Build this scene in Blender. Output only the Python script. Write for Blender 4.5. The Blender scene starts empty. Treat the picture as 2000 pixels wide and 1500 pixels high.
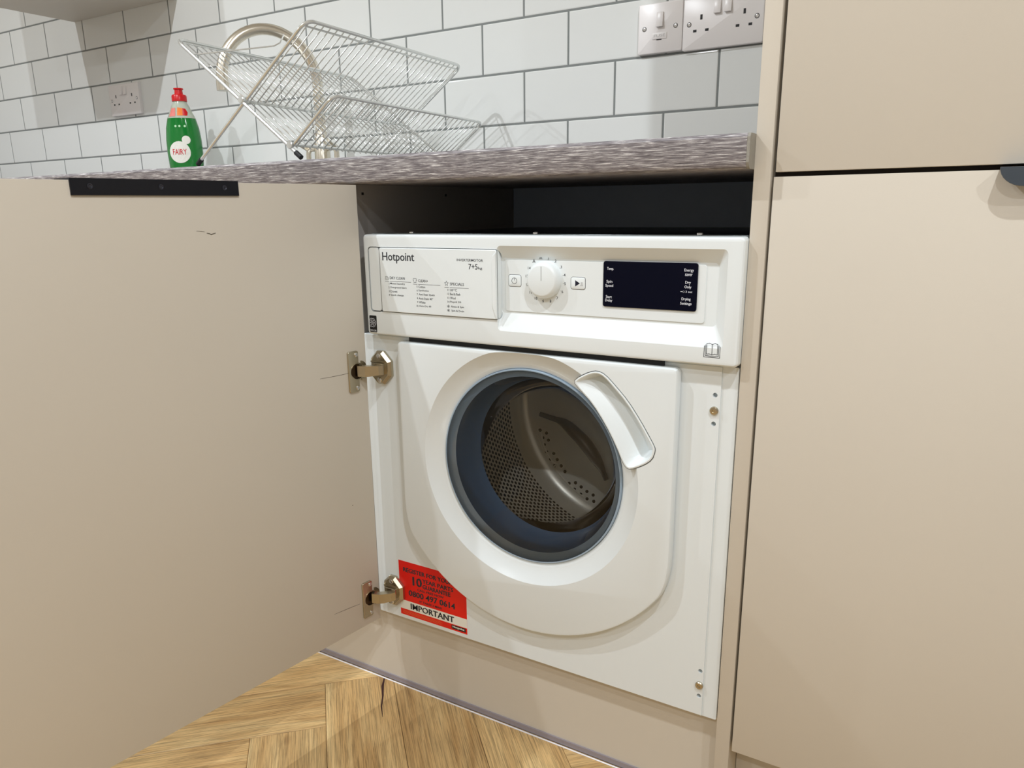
import bpy, bmesh, math, random
from math import sin, cos, pi, radians, sqrt, atan2
from mathutils import Vector, Matrix
random.seed(7)
S = bpy.context.scene
COL = S.collection

# ---------------------------------------------------------------- camera
cam_d = bpy.data.cameras.new('camera'); cam = bpy.data.objects.new('camera', cam_d); COL.objects.link(cam)
yaw, pitch, roll = 0.5555, -0.2603, -0.0141
F = Vector((-sin(yaw)*cos(pitch), cos(yaw)*cos(pitch), sin(pitch)))
R0 = Vector((cos(yaw), sin(yaw), 0)); U0 = R0.cross(F)
RR = R0*cos(roll) + U0*sin(roll); UU = U0*cos(roll) - R0*sin(roll)
M = Matrix((RR, UU, -F)).transposed().to_4x4(); M.translation = Vector((0.2381, -0.9379, 0.8499))
cam.matrix_world = M
cam_d.sensor_width = 36; cam_d.lens = 1499.85/2000*36
cam_d.shift_x = 18.047/2000; cam_d.shift_y = 55.452/2000
cam_d.clip_start = 0.02
S.camera = cam
# ---------------------------------------------------------------- world, lights, exposure
W = bpy.data.worlds.new('world'); S.world = W; W.use_nodes = True
W.node_tree.nodes['Background'].inputs[0].default_value = (0.9, 0.95, 1, 1)
W.node_tree.nodes['Background'].inputs[1].default_value = 0.5
S.view_settings.view_transform = 'Standard'; S.view_settings.look = 'None'
S.view_settings.exposure = 0.52; S.view_settings.gamma = 1; S.view_settings.use_curve_mapping = False
CEIL = 2.4
X0, X1, Y0, Y1 = -3.6, 2.4, -3.0, 0.5606
LAMPS = [(0.55, -0.88, 42), (-1.2, -0.92, 42), (-2.32, -0.95, 30), (1.7, -1.5, 34),  # last one here is unseen, placed to light the tall doors head-on
         (0.55, -2.3, 30), (-1.2, -2.3, 22), (-2.95, -2.3, 16)]  # unseen rear row, added as fill light
for i, (x, y, e) in enumerate(LAMPS):
    l = bpy.data.lights.new('downlight_beam', 'SPOT'); l.energy = e; l.spot_size = radians(165); l.spot_blend = 0.6
    l.shadow_soft_size = 0.016; l.color = (0.895, 0.945, 1.0)
    o = bpy.data.objects.new('downlight_beam', l); o.location = (x, y, CEIL-0.03); COL.objects.link(o)

# ---------------------------------------------------------------- helpers
def srgb(r, g, b):
    f = lambda c: (c/255/12.92) if c/255 <= 0.04045 else ((c/255+0.055)/1.055)**2.4
    return (f(r), f(g), f(b), 1)
def mat(name, col, rough=0.5, metal=0, coat=0, spec=0.5, emit=None, trans=0, ior=1.45, bump=None):
    m = bpy.data.materials.new(name); m.use_nodes = True
    b = m.node_tree.nodes['Principled BSDF']
    b.inputs['Base Color'].default_value = col; b.inputs['Roughness'].default_value = rough
    b.inputs['Metallic'].default_value = metal; b.inputs['Coat Weight'].default_value = coat
    b.inputs['Coat Roughness'].default_value = 0.05
    b.inputs['Specular IOR Level'].default_value = spec; b.inputs['IOR'].default_value = ior
    b.inputs['Transmission Weight'].default_value = trans
    if emit: b.inputs['Emission Color'].default_value = emit[0]; b.inputs['Emission Strength'].default_value = emit[1]
    if bump:
        nt = m.node_tree; tc = nt.nodes.new('ShaderNodeTexCoord'); n = nt.nodes.new('ShaderNodeTexNoise')
        n.inputs['Scale'].default_value = bump[0]; n.inputs['Detail'].default_value = 3
        bp = nt.nodes.new('ShaderNodeBump'); bp.inputs['Strength'].default_value = bump[1]; bp.inputs['Distance'].default_value = bump[2]
        nt.links.new(tc.outputs['Object'], n.inputs['Vector']); nt.links.new(n.outputs['Fac'], bp.inputs['Height'])
        nt.links.new(bp.outputs['Normal'], b.inputs['Normal'])
    return m
def clearmat(name, tint, gloss=0.12, rough=0.02):
    m = bpy.data.materials.new(name); m.use_nodes = True; nt = m.node_tree
    for n in list(nt.nodes): nt.nodes.remove(n)
    out = nt.nodes.new('ShaderNodeOutputMaterial'); mx = nt.nodes.new('ShaderNodeMixShader')
    tr = nt.nodes.new('ShaderNodeBsdfTransparent'); gl = nt.nodes.new('ShaderNodeBsdfGlossy'); fr = nt.nodes.new('ShaderNodeFresnel')
    fr.inputs['IOR'].default_value = 1.35; tr.inputs[0].default_value = tint; gl.inputs['Roughness'].default_value = rough
    gl.inputs[0].default_value = (gloss*8, gloss*8, gloss*8, 1)
    nt.links.new(fr.outputs[0], mx.inputs[0]); nt.links.new(tr.outputs[0], mx.inputs[1]); nt.links.new(gl.outputs[0], mx.inputs[2])
    nt.links.new(mx.outputs[0], out.inputs['Surface']); return m

def link(name, me, m=None, parent=None, smooth=False, loc=None):
    o = bpy.data.objects.new(name, me); COL.objects.link(o)
    if m is not None and not me.materials: me.materials.append(m)
    if parent is not None: o.parent = parent
    if loc: o.location = loc
    if smooth:
        for p in me.polygons: p.use_smooth = len(p.vertices) <= 4
        me.set_sharp_from_angle(angle=radians(35))
    return o
def frombm(bm, name='m'):
    bmesh.ops.recalc_face_normals(bm, faces=bm.faces)
    me = bpy.data.meshes.new(name); bm.to_mesh(me); bm.free(); return me
def obj(name, bm, m, parent=None, smooth=False, loc=None): return link(name, frombm(bm, name), m, parent, smooth, loc)
def tag(o, label=None, cat=None, group=None, kind=None):
    if label: o['label'] = label
    if cat: o['category'] = cat
    if group: o['group'] = group
    if kind: o['kind'] = kind
    return o
def thing(name, loc, label, cat, group=None, rz=0):
    o = bpy.data.objects.new(name, None); COL.objects.link(o); o.location = loc; o.rotation_euler = (0, 0, rz)
    o.empty_display_size = 0.05
    return tag(o, label, cat, group)
def box(bm, x0, x1, y0, y1, z0, z1, bev=0, mtx=None):
    v = [bm.verts.new((x, y, z)) for x in (x0, x1) for y in (y0, y1) for z in (z0, z1)]
    fs = [(0, 1, 3, 2), (4, 6, 7, 5), (0, 4, 5, 1), (2, 3, 7, 6), (0, 2, 6, 4), (1, 5, 7, 3)]
    faces = [bm.faces.new([v[i] for i in f]) for f in fs]
    geo = v
    if bev:
        ed = list({e for f in faces for e in f.edges})
        r = bmesh.ops.bevel(bm, geom=ed, offset=bev, segments=2, affect='EDGES', profile=0.5)
        geo = list({w for f in r['faces'] for w in f.verts} | {w for w in v if w.is_valid})
    if mtx is not None: bmesh.ops.transform(bm, matrix=mtx, verts=geo)
    return geo
def boxobj(name, b, m, parent=None, bev=0, smooth=False):
    bm = bmesh.new(); box(bm, *b, bev=bev); return obj(name, bm, m, parent, smooth or bev > 0)
def offset(pts, d):                         # inset a closed CCW outline by d
    n = len(pts); out = []
    for i in range(n):
        a, b, c = Vector(pts[i-1]), Vector(pts[i]), Vector(pts[(i+1) % n])
        u = (b-a).normalized(); v = (c-b).normalized()
        n1 = Vector((-u.y, u.x)); n2 = Vector((-v.y, v.x)); k = (n1+n2)
        k = k/max(k.length_squared/2, 0.3)
        out.append(tuple(b + k*d))
    return out
def rrect(x0, x1, z0, z1, r, n=5):
    P = []
    for cx, cz, a0 in ((x1-r, z0+r, -90), (x1-r, z1-r, 0), (x0+r, z1-r, 90), (x0+r, z0+r, 180)):
        for i in range(n+1):
            a = radians(a0+90*i/n); P.append((cx+r*cos(a), cz+r*sin(a)))
    return P
def circ(cx, cz, r, n=64): return [(cx+r*cos(2*pi*i/n), cz+r*sin(2*pi*i/n)) for i in range(n)]
def loft(bm, pts, layers, cap0=True, cap1=True):   # outline in X-Z; layers = [(inset, y)]
    rings = []
    for ins, y in layers:
        q = offset(pts, ins) if ins else pts
        rings.append([bm.verts.new((a, y, b)) for a, b in q])
    n = len(pts)
    for r0, r1 in zip(rings, rings[1:]):
        for i in range(n): bm.faces.new((r0[i], r0[(i+1) % n], r1[(i+1) % n], r1[i]))
    if cap0: bm.faces.new(rings[0])
    if cap1: bm.faces.new(rings[-1][::-1])
    return bm
def prism(name, pts, layers, m, parent=None, smooth=True):
    bm = bmesh.new(); loft(bm, pts, layers); return obj(name, bm, m, parent, smooth)
def rings_xz(bm, cx, cz, prof, n=96, a0=0, a1=2*pi):     # revolve (r, y) profile about the Y axis at cx, cz
    full = abs(a1-a0-2*pi) < 1e-6; k = n if full else n+1; R = []
    for r, y in prof:
        R.append([bm.verts.new((cx+r*cos(a0+(a1-a0)*i/n), y, cz+r*sin(a0+(a1-a0)*i/n))) for i in range(k)])
    for p, q in zip(R, R[1:]):
        for i in range(n): j = (i+1) % k; bm.faces.new((p[i], p[j], q[j], q[i]))
    return R
def lathe(bm, prof, n=32, sx=1, sy=1, cx=0, cy=0):          # revolve (r, z) about Z
    R = [[bm.verts.new((cx+r*sx*cos(2*pi*i/n), cy+r*sy*sin(2*pi*i/n), z)) for i in range(n)] for r, z in prof]
    for p, q in zip(R, R[1:]):
        for i in range(n): j = (i+1) % n; bm.faces.new((p[i], p[j], q[j], q[i]))
    bm.faces.new(R[0][::-1]); bm.faces.new(R[-1])
def tube(bm, pts, r, n=8, closed=False):
    P = [Vector(p) for p in pts]; up = None; R = []
    for i, p in enumerate(P):
        a = P[max(i-1, 0)]; b = P[min(i+1, len(P)-1)]; t = (b-a).normalized()
        if up is None:
            up = t.orthogonal().normalized()
        up = (up - t*up.dot(t)).normalized(); s = t.cross(up)
        rr = r[i] if isinstance(r, (list, tuple)) else r
        R.append([bm.verts.new(p + (up*cos(2*pi*k/n)+s*sin(2*pi*k/n))*rr) for k in range(n)])
    for p, q in zip(R, R[1:]):
        for i in range(n): j = (i+1) % n; bm.faces.new((p[i], p[j], q[j], q[i]))
    bm.faces.new(R[0][::-1]); bm.faces.new(R[-1])
def fillet(pts, rad, n=6):
    P = [Vector(p) for p in pts]; out = [P[0]]
    for a, b, c in zip(P, P[1:], P[2:]):
        u = (a-b).normalized(); v = (c-b).normalized(); d = min(rad, (a-b).length*0.45, (c-b).length*0.45)
        p0 = b+u*d; p1 = b+v*d
        for i in range(n+1):
            t = i/n; out.append(p0*(1-t)**2 + b*2*t*(1-t) + p1*t*t)
    out.append(P[-1]); return out
def boolean(me, cutters, name):
    base = bpy.data.objects.new('tmp', me); COL.objects.link(base); tmp = [base]
    for c in cutters:
        co = bpy.data.objects.new('tmpc', c); COL.objects.link(co); tmp.append(co)
        md = base.modifiers.new('b', 'BOOLEAN'); md.object = co; md.operation = 'DIFFERENCE'; md.solver = 'EXACT'
    dg = bpy.context.evaluated_depsgraph_get(); dg.update()
    res = bpy.data.meshes.new_from_object(base.evaluated_get(dg)); res.name = name
    for o in tmp: bpy.data.objects.remove(o)
    return res
BOLD = [False]
def text_mesh(s, w=None, h=None, size=1.0):
    cu = bpy.data.curves.new('t', 'FONT'); cu.body = s; cu.size = size; cu.resolution_u = 2; cu.offset = 0.004
    o = bpy.data.objects.new('t', cu); COL.objects.link(o)
    dg = bpy.context.evaluated_depsgraph_get(); dg.update()
    me = bpy.data.meshes.new_from_object(o.evaluated_get(dg)); bpy.data.objects.remove(o)
    xs = [v.co.x for v in me.vertices]; ys = [v.co.y for v in me.vertices]
    if not xs: return me
    a, b = min(xs), max(xs); c, d = min(ys), max(ys)
    sy = h/(d-c) if h else 1; sx = w/(b-a) if w else sy
    if h is None: sy = sx
    for v in me.vertices: v.co.x = (v.co.x-a)*sx; v.co.y = (v.co.y-c)*sy
    return me
def texts(name, items, m, parent, mtx):
    # items: (string, x, z, w, h, anchor) with x,z the anchor; local plane X-Z facing -Y mapped by mtx; letters 0.1 mm thick
    bm = bmesh.new()
    for s, x, z, w, h, an in items:
        if isinstance(s, str): me = text_mesh(s, w, h)
        else: me = s
        vs = [v.co.copy() for v in me.vertices]
        wx = max(v.x for v in vs) if vs else 0
        ox = {'l': 0, 'c': -wx/2, 'r': -wx}[an]
        hgt = max([v.y for v in vs] or [0])
        for q, (sx_, sz_) in enumerate(((0, 0), (0.05, 0.02), (-0.05, -0.02)) if BOLD[0] else ((0, 0), (0.025, 0))):
            nv = [bm.verts.new(mtx @ Vector((x+ox+v.x+sx_*hgt, -0.00001*q, z+v.y+sz_*hgt))) for v in vs]
            for p in me.polygons:
                try: bm.faces.new([nv[i] for i in p.vertices])
                except ValueError: pass
    me = bpy.data.meshes.new(name); bm.to_mesh(me); bm.free()
    return link(name, me, m, parent)
def poly_mesh(pts):
    me = bpy.data.meshes.new('p'); me.from_pydata([(a, b, 0) for a, b in pts], [], [list(range(len(pts)))]); return me

# ---------------------------------------------------------------- materials
def laminate(name, col):
    m = mat(name, col, 0.42, spec=0.35, bump=(900, 0.12, 0.0004))
    nt = m.node_tree; b = nt.nodes['Principled BSDF']
    tc = nt.nodes.new('ShaderNodeTexCoord'); n = nt.nodes.new('ShaderNodeTexNoise'); n.inputs['Scale'].default_value = 3; n.inputs['Detail'].default_value = 5
    r = nt.nodes.new('ShaderNodeMapRange'); r.inputs['To Min'].default_value = 0.96; r.inputs['To Max'].default_value = 1.03
    mx = nt.nodes.new('ShaderNodeMix'); mx.data_type = 'RGBA'; mx.blend_type = 'MULTIPLY'; mx.inputs['Factor'].default_value = 1
    mx.inputs['A'].default_value = col
    nt.links.new(tc.outputs['Object'], n.inputs['Vector']); nt.links.new(n.outputs['Fac'], r.inputs[0])
    nt.links.new(r.outputs[0], mx.inputs['B']); nt.links.new(mx.outputs['Result'], b.inputs['Base Color'])
    return m
BEIGE = laminate('beige_laminate', srgb(210, 202, 188))
WHITE = mat('white_enamel', srgb(230, 236, 237), 0.28, spec=0.5)
WHITEP = mat('white_plastic', srgb(232, 238, 239), 0.33)
SOCKET = mat('socket_plastic', srgb(232, 228, 226), 0.3)
TILE = mat('white_glazed_tile', srgb(224, 226, 223), 0.09, spec=0.5, bump=(7, 0.08, 0.002))
GROUT = mat('grey_grout', srgb(128, 132, 130), 0.9)
PAINT = mat('white_wall_paint', srgb(226, 226, 224), 0.8)
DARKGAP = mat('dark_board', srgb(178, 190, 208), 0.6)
SIDEB = mat('carcass_board', srgb(160, 155, 150), 0.6)
BLACKM = mat('black_metal', srgb(22, 24, 32), 0.35, metal=0.3)
GREYM = mat('dark_grey_lip', srgb(78, 86, 95), 0.35, metal=0.5)
CHROME = mat('chrome_wire', srgb(228, 231, 229), 0.22, metal=0.72)
NICKEL = mat('brushed_nickel', srgb(224, 217, 202), 0.27, metal=0.9)
HINGE = mat('hinge_nickel', srgb(190, 180, 158), 0.27, metal=0.95)
SCREW = mat('screw_steel', srgb(225, 225, 225), 0.22, metal=1)
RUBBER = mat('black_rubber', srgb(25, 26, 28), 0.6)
INK = mat('dark_ink', srgb(45, 48, 54), 0.6)
INKW = mat('white_ink', srgb(225, 228, 235), 0.5)
SCREEN = mat('black_screen', srgb(7, 9, 26), 0.12, spec=0.12)
RED = mat('red_label', srgb(232, 24, 14), 0.35)
LWHITE = mat('white_label', srgb(240, 238, 228), 0.4)
LBLACK = mat('black_label', srgb(20, 20, 22), 0.4)
SEAL = mat('grey_seal_plastic', srgb(150, 143, 150), 0.25, coat=0.3)
STEEL = mat('drum_steel', srgb(240, 234, 220), 0.32, metal=0.35)
HOLE = mat('drum_hole_black', srgb(10, 10, 10), 0.9)
NAVY = mat('navy_tinted_plastic', srgb(88, 116, 148), 0.2, coat=0.7)
NAVY2 = mat('pale_navy_tinted_plastic', srgb(150, 170, 188), 0.12, coat=0.8)
GLASS = clearmat('door_glass', (0.94, 0.95, 0.96, 1), 0.12)
BOWL = clearmat('bowl_glass', (0.97, 0.975, 0.97, 1), 0.045)
GREEN = mat('green_soap', srgb(4, 122, 44), 0.12, coat=0.6)
CLEARB = mat('clear_bottle_neck', srgb(225, 232, 215), 0.1, trans=0.5)
REDCAP = mat('red_cap', srgb(205, 20, 25), 0.3)
ORANGE = mat('orange_label', srgb(245, 130, 30), 0.4)
REDINK = mat('red_ink', srgb(215, 50, 60), 0.4)
LAMPM = mat('lamp_lens', srgb(255, 250, 240), 0.4, emit=(srgb(255, 246, 230), 12))
SCRATCH = mat('pencil_mark', srgb(95, 88, 75), 0.8)

def grain_worktop():
    m = mat('grey_wood_worktop', (1, 1, 1, 1), 0.5); nt = m.node_tree; b = nt.nodes['Principled BSDF']
    tc = nt.nodes.new('ShaderNodeTexCoord'); mp = nt.nodes.new('ShaderNodeMapping'); mp.inputs['Scale'].default_value = (22, 430, 430)
    n = nt.nodes.new('ShaderNodeTexNoise'); n.inputs['Scale'].default_value = 1.6; n.inputs['Detail'].default_value = 6; n.inputs['Roughness'].default_value = 0.7; n.inputs['Distortion'].default_value = 0.5
    cr = nt.nodes.new('ShaderNodeValToRGB'); e = cr.color_ramp.elements
    e[0].position = 0.34; e[0].color = srgb(88, 83, 87); e[1].position = 0.66; e[1].color = srgb(244, 242, 241)
    x = e.new(0.46); x.color = srgb(126, 120, 123); x = e.new(0.55); x.color = srgb(164, 159, 160)
    mp2 = nt.nodes.new('ShaderNodeMapping'); mp2.inputs['Scale'].default_value = (3, 30, 30)
    n2 = nt.nodes.new('ShaderNodeTexNoise'); n2.inputs['Scale'].default_value = 2; n2.inputs['Detail'].default_value = 3
    r = nt.nodes.new('ShaderNodeMapRange'); r.inputs['To Min'].default_value = 0.72; r.inputs['To Max'].default_value = 1.2
    mx = nt.nodes.new('ShaderNodeMix'); mx.data_type = 'RGBA'; mx.blend_type = 'MULTIPLY'; mx.inputs['Factor'].default_value = 1
    L = nt.links.new
    L(tc.outputs['Object'], mp.inputs[0]); L(mp.outputs[0], n.inputs['Vector']); L(n.outputs['Fac'], cr.inputs[0])
    L(tc.outputs['Object'], mp2.inputs[0]); L(mp2.outputs[0], n2.inputs['Vector']); L(n2.outputs['Fac'], r.inputs[0])
    L(cr.outputs[0], mx.inputs['A']); L(r.outputs[0], mx.inputs['B']); L(mx.outputs['Result'], b.inputs['Base Color'])
    bp = nt.nodes.new('ShaderNodeBump'); bp.inputs['Strength'].default_value = 0.35; bp.inputs['Distance'].default_value = 0.001
    L(n.outputs['Fac'], bp.inputs['Height']); L(bp.outputs[0], b.inputs['Normal'])
    return m
WORKTOP = grain_worktop()
def oak():
    m = mat('oak_plank', (1, 1, 1, 1), 0.42); nt = m.node_tree; b = nt.nodes['Principled BSDF']; L = nt.links.new
    tc = nt.nodes.new('ShaderNodeTexCoord'); oi = nt.nodes.new('ShaderNodeObjectInfo')
    cx = nt.nodes.new('ShaderNodeCombineXYZ'); mul = nt.nodes.new('ShaderNodeMath'); mul.operation = 'MULTIPLY'; mul.inputs[1].default_value = 37
    L(oi.outputs['Random'], mul.inputs[0]); L(mul.outputs[0], cx.inputs[0]); L(mul.outputs[0], cx.inputs[1])
    ad = nt.nodes.new('ShaderNodeVectorMath'); ad.operation = 'ADD'; L(tc.outputs['Object'], ad.inputs[0]); L(cx.outputs[0], ad.inputs[1])
    # broad figure
    mp = nt.nodes.new('ShaderNodeMapping'); mp.inputs['Scale'].default_value = (2.2, 16, 1); L(ad.outputs[0], mp.inputs[0])
    n = nt.nodes.new('ShaderNodeTexNoise'); n.inputs['Scale'].default_value = 1.3; n.inputs['Detail'].default_value = 5; n.inputs['Distortion'].default_value = 1.2; L(mp.outputs[0], n.inputs['Vector'])
    # fine grain
    mp2 = nt.nodes.new('ShaderNodeMapping'); mp2.inputs['Scale'].default_value = (7, 300, 1); L(ad.outputs[0], mp2.inputs[0])
    n2 = nt.nodes.new('ShaderNodeTexNoise'); n2.inputs['Scale'].default_value = 1.6; n2.inputs['Detail'].default_value = 5; n2.inputs['Roughness'].default_value = 0.7; n2.inputs['Distortion'].default_value = 0.6; L(mp2.outputs[0], n2.inputs['Vector'])
    cr = nt.nodes.new('ShaderNodeValToRGB'); e = cr.color_ramp.elements
    e[0].position = 0.26; e[0].color = srgb(176, 136, 84); e[1].position = 0.76; e[1].color = srgb(230, 202, 148)
    x = e.new(0.45); x.color = srgb(204, 168, 114); x = e.new(0.58); x.color = srgb(213, 180, 126)
    L(n.outputs['Fac'], cr.inputs[0])
    r2 = nt.nodes.new('ShaderNodeMapRange'); r2.inputs['From Min'].default_value = 0.38; r2.inputs['From Max'].default_value = 0.57; r2.inputs['To Min'].default_value = 0.55; r2.inputs['To Max'].default_value = 1.14; L(n2.outputs['Fac'], r2.inputs[0])
    mx = nt.nodes.new('ShaderNodeMix'); mx.data_type = 'RGBA'; mx.blend_type = 'MULTIPLY'; mx.inputs['Factor'].default_value = 1
    L(cr.outputs[0], mx.inputs['A']); L(r2.outputs[0], mx.inputs['B'])
    rv = nt.nodes.new('ShaderNodeMapRange'); rv.inputs['To Min'].default_value = 0.86; rv.inputs['To Max'].default_value = 1.1; L(oi.outputs['Random'], rv.inputs[0])
    mx2 = nt.nodes.new('ShaderNodeMix'); mx2.data_type = 'RGBA'; mx2.blend_type = 'MULTIPLY'; mx2.inputs['Factor'].default_value = 1
    L(mx.outputs['Result'], mx2.inputs['A']); L(rv.outputs[0], mx2.inputs['B'])
    # knots
    mp3 = nt.nodes.new('ShaderNodeMapping'); mp3.inputs['Scale'].default_value = (5, 11, 1); L(ad.outputs[0], mp3.inputs[0])
    vo = nt.nodes.new('ShaderNodeTexVoronoi'); vo.inputs['Scale'].default_value = 0.9; L(mp3.outputs[0], vo.inputs['Vector'])
    r3 = nt.nodes.new('ShaderNodeMapRange'); r3.inputs['From Min'].default_value = 0.03; r3.inputs['From Max'].default_value = 0.12; L(vo.outputs['Distance'], r3.inputs[0])
    mx3 = nt.nodes.new('ShaderNodeMix'); mx3.data_type = 'RGBA'; mx3.inputs['A'].default_value = srgb(104, 74, 44)
    L(r3.outputs[0], mx3.inputs['Factor']); L(mx2.outputs['Result'], mx3.inputs['B'])
    L(mx3.outputs['Result'], b.inputs['Base Color'])
    bp = nt.nodes.new('ShaderNodeBump'); bp.inputs['Strength'].default_value = 0.3; bp.inputs['Distance'].default_value = 0.0008
    L(n2.outputs['Fac'], bp.inputs['Height']); L(bp.outputs[0], b.inputs['Normal'])
    return m
OAK = oak()

# ================================================================ ROOM SHELL
FAR = mat('grey_beige_wall_paint', srgb(186, 182, 176), 0.85)
def struct(name, b, m): 
    o = boxobj(name, b, m); return tag(o, kind='structure')
floor = struct('floor', (X0, X1, Y0, Y1, -0.06, -0.012), mat('dark_subfloor', srgb(60, 45, 30), 0.9))
struct('ceiling', (X0-0.1, X1+0.1, Y0-0.1, Y1+0.1, CEIL, CEIL+0.08), PAINT)
wall_back = struct('wall_back', (X0-0.1, X1+0.1, Y1, Y1+0.1, -0.05, CEIL), PAINT)
struct('wall_left', (X0-0.1, X0, Y0, Y1, -0.05, CEIL), PAINT)
struct('wall_right', (X1, X1+0.1, Y0, Y1, -0.05, CEIL), FAR)
struct('wall_front', (X0-0.1, X1+0.1, Y0-0.1, Y0, -0.05, CEIL), FAR)
for i, (x, y, e) in enumerate(LAMPS):
    names = ['right of the worktop end', 'above the sink run', 'by the left wall', 'near the right wall, unseen, added to light the tall doors', 'in the unseen rear row added as fill, middle right', 'in the unseen rear row added as fill, middle left', 'in the unseen rear row added as fill, by the left wall']
    t = thing('downlight', (x, y, CEIL), 'recessed round ceiling downlight '+names[i], 'light', 'ceiling downlights')
    bm = bmesh.new(); lathe(bm, [(0.045, 0), (0.045, -0.006), (0.036, -0.008), (0.036, -0.002), (0.03, -0.001)], 32); obj('trim_ring', bm, WHITEP, t, True)
    bm = bmesh.new(); lathe(bm, [(0.001, -0.0008), (0.034, -0.0008), (0.034, -0.003), (0.001, -0.004)], 24); obj('lens', bm, LAMPM, t)

# herringbone floor: planks w wide, 5w long, at 45 degrees to the wall; (s,t) axes s=(1,-1)/r2, t=(1,1)/r2
w_ = 0.1243; L_ = 5*w_; S0 = -0.463; T0 = -0.538
def clip(poly, a, b, c):                  # keep a*x+b*y<=c
    out = []
    for i in range(len(poly)):
        p, q = poly[i], poly[(i+1) % len(poly)]; dp = a*p[0]+b*p[1]-c; dq = a*q[0]+b*q[1]-c
        if dp <= 0: out.append(p)
        if dp*dq < 0: t = dp/(dp-dq); out.append((p[0]+(q[0]-p[0])*t, p[1]+(q[1]-p[1])*t))
    return out
r2 = sqrt(2)
def plank_mesh(poly):
    bm = bmesh.new(); n = len(poly); g = 0.00035; ch = 0.0012
    A = [(x, y) for x, y in offset(poly, g)]; B = offset(poly, g+ch)
    top = [bm.verts.new((x, y, 0)) for x, y in B]; mid = [bm.verts.new((x, y, -0.0007)) for x, y in A]; bot = [bm.verts.new((x, y, -0.012)) for x, y in A]
    for i in range(n):
        j = (i+1) % n
        bm.faces.new((top[i], mid[i], mid[j], top[j])); bm.faces.new((mid[i], bot[i], bot[j], mid[j]))
    bm.faces.new(top); bm.faces.new(bot[::-1])
    return frombm(bm, 'plank')
full = plank_mesh([(-L_/2, -w_/2), (L_/2, -w_/2), (L_/2, w_/2), (-L_/2, w_/2)]); full.materials.append(OAK)
seen = set(); nplank = 0
for k in range(-40, 41):
    for j in range(-12, 13):
        for kind in (0, 1):
            ds, dt = -k*w_ + j*L_, k*w_ + j*L_
            if kind == 0: s0, t0, sl, tl = S0+ds, T0+dt, L_, w_
            else: s0, t0, sl, tl = S0+ds, T0+dt-L_, w_, L_
            cs, ct = s0+sl/2, t0+tl/2
            cx, cy = (cs+ct)/r2, (ct-cs)/r2
            if not (X0-0.35 < cx < X1+0.35 and Y0-0.35 < cy < 0.06+0.35): continue
            key = (round(cx, 3), round(cy, 3))
            if key in seen: continue
            seen.add(key)
            ang = -pi/4 if kind == 0 else pi/4
            loc = [(-L_/2, -w_/2), (L_/2, -w_/2), (L_/2, w_/2), (-L_/2, w_/2)]
            P = [(cx+x*cos(ang)-y*sin(ang), cy+x*sin(ang)+y*cos(ang)) for x, y in loc]
            Q = P
            for a, b, c in ((1, 0, X1), (-1, 0, -X0), (0, 1, 0.06), (0, -1, -Y0)): Q = clip(Q, a, b, c) if Q else Q
            if len(Q) < 3: continue
            ar = abs(sum(Q[i][0]*Q[(i+1) % len(Q)][1]-Q[(i+1) % len(Q)][0]*Q[i][1] for i in range(len(Q))))/2
            if ar < 0.0015: continue
            if ar > L_*w_*0.999: me = full
            else:
                loc = [((x-cx)*cos(ang)+(y-cy)*sin(ang), -(x-cx)*sin(ang)+(y-cy)*cos(ang)) for x, y in Q]
                me = plank_mesh(loc); me.materials.append(OAK)
            o = bpy.data.objects.new('plank', me); COL.objects.link(o); o.location = (cx, cy, 0); o.rotation_euler = (0, 0, ang); o.parent = floor
            nplank += 1
print('planks', nplank)
# narrow dark split in the oak plank by the plinth
bm = bmesh.new()
cr = [(-0.6245, 0.017, 0.0008), (-0.611, -0.004, 0.0016), (-0.592, -0.026, 0.0011), (-0.573, -0.052, 0.0009), (-0.552, -0.074, 0.0003)]
vl = [bm.verts.new((x-h, y-h, 0.0002)) for x, y, h in cr]; vr = [bm.verts.new((x+h, y+h, 0.0002)) for x, y, h in cr]
for i in range(len(cr)-1): bm.faces.new((vl[i], vr[i], vr[i+1], vl[i+1]))
obj('grain_split', bm, mat('dark_grain_split', srgb(58, 30, 26), 0.8), floor)

# wall tiles: metro tiles in half bond, 200 x 98.5 mm with grey joints
TW, TH, TX0, TZ3 = 0.2038, 0.1015, -0.2158, 1.0215
YT = 0.5526
gr = boxobj('grout_bed', (X0, 0, YT+0.0012, Y1, 0.905, TZ3+5*TH), GROUT, wall_back)
def tile_mesh(w, h):
    bm = bmesh.new(); P = [(-w/2, -h/2), (w/2, -h/2), (w/2, h/2), (-w/2, h/2)]
    loft(bm, P, [(0.0030, 0), (0.0014, 0.0002), (0.0004, 0.0008), (0, 0.0020), (0, 0.0075)]); me = frombm(bm, 'tile')
    me.materials.append(TILE); return me
cache = {}
J = 0.0034
for row in range(-1, 5):
    z0 = TZ3+row*TH; z1 = z0+TH
    if row == -1: z0 = 0.9272 + 0.0
    off = 0 if row % 2 == 0 else 0.5
    for k in range(-18, 3):
        a = TX0+(k+off)*TW; b = a+TW
        if b < X0+0.01 or a > -0.004: continue
        a = max(a, X0); b = min(b, 0.0)
        if b-a < 0.012: continue
        if row == 4 and a > -2.2: continue
        key = (round(b-a, 4), round(z1-z0, 4))
        if key not in cache: cache[key] = tile_mesh(b-a-J, z1-z0-J)
        o = bpy.data.objects.new('tile', cache[key]); COL.objects.link(o); o.location = ((a+b)/2, YT+random.uniform(0, 0.0002), (z0+z1)/2); o.parent = wall_back
        o.rotation_euler = (random.uniform(-.0015, .0015), 0, random.uniform(-.0015, .0015))

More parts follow.
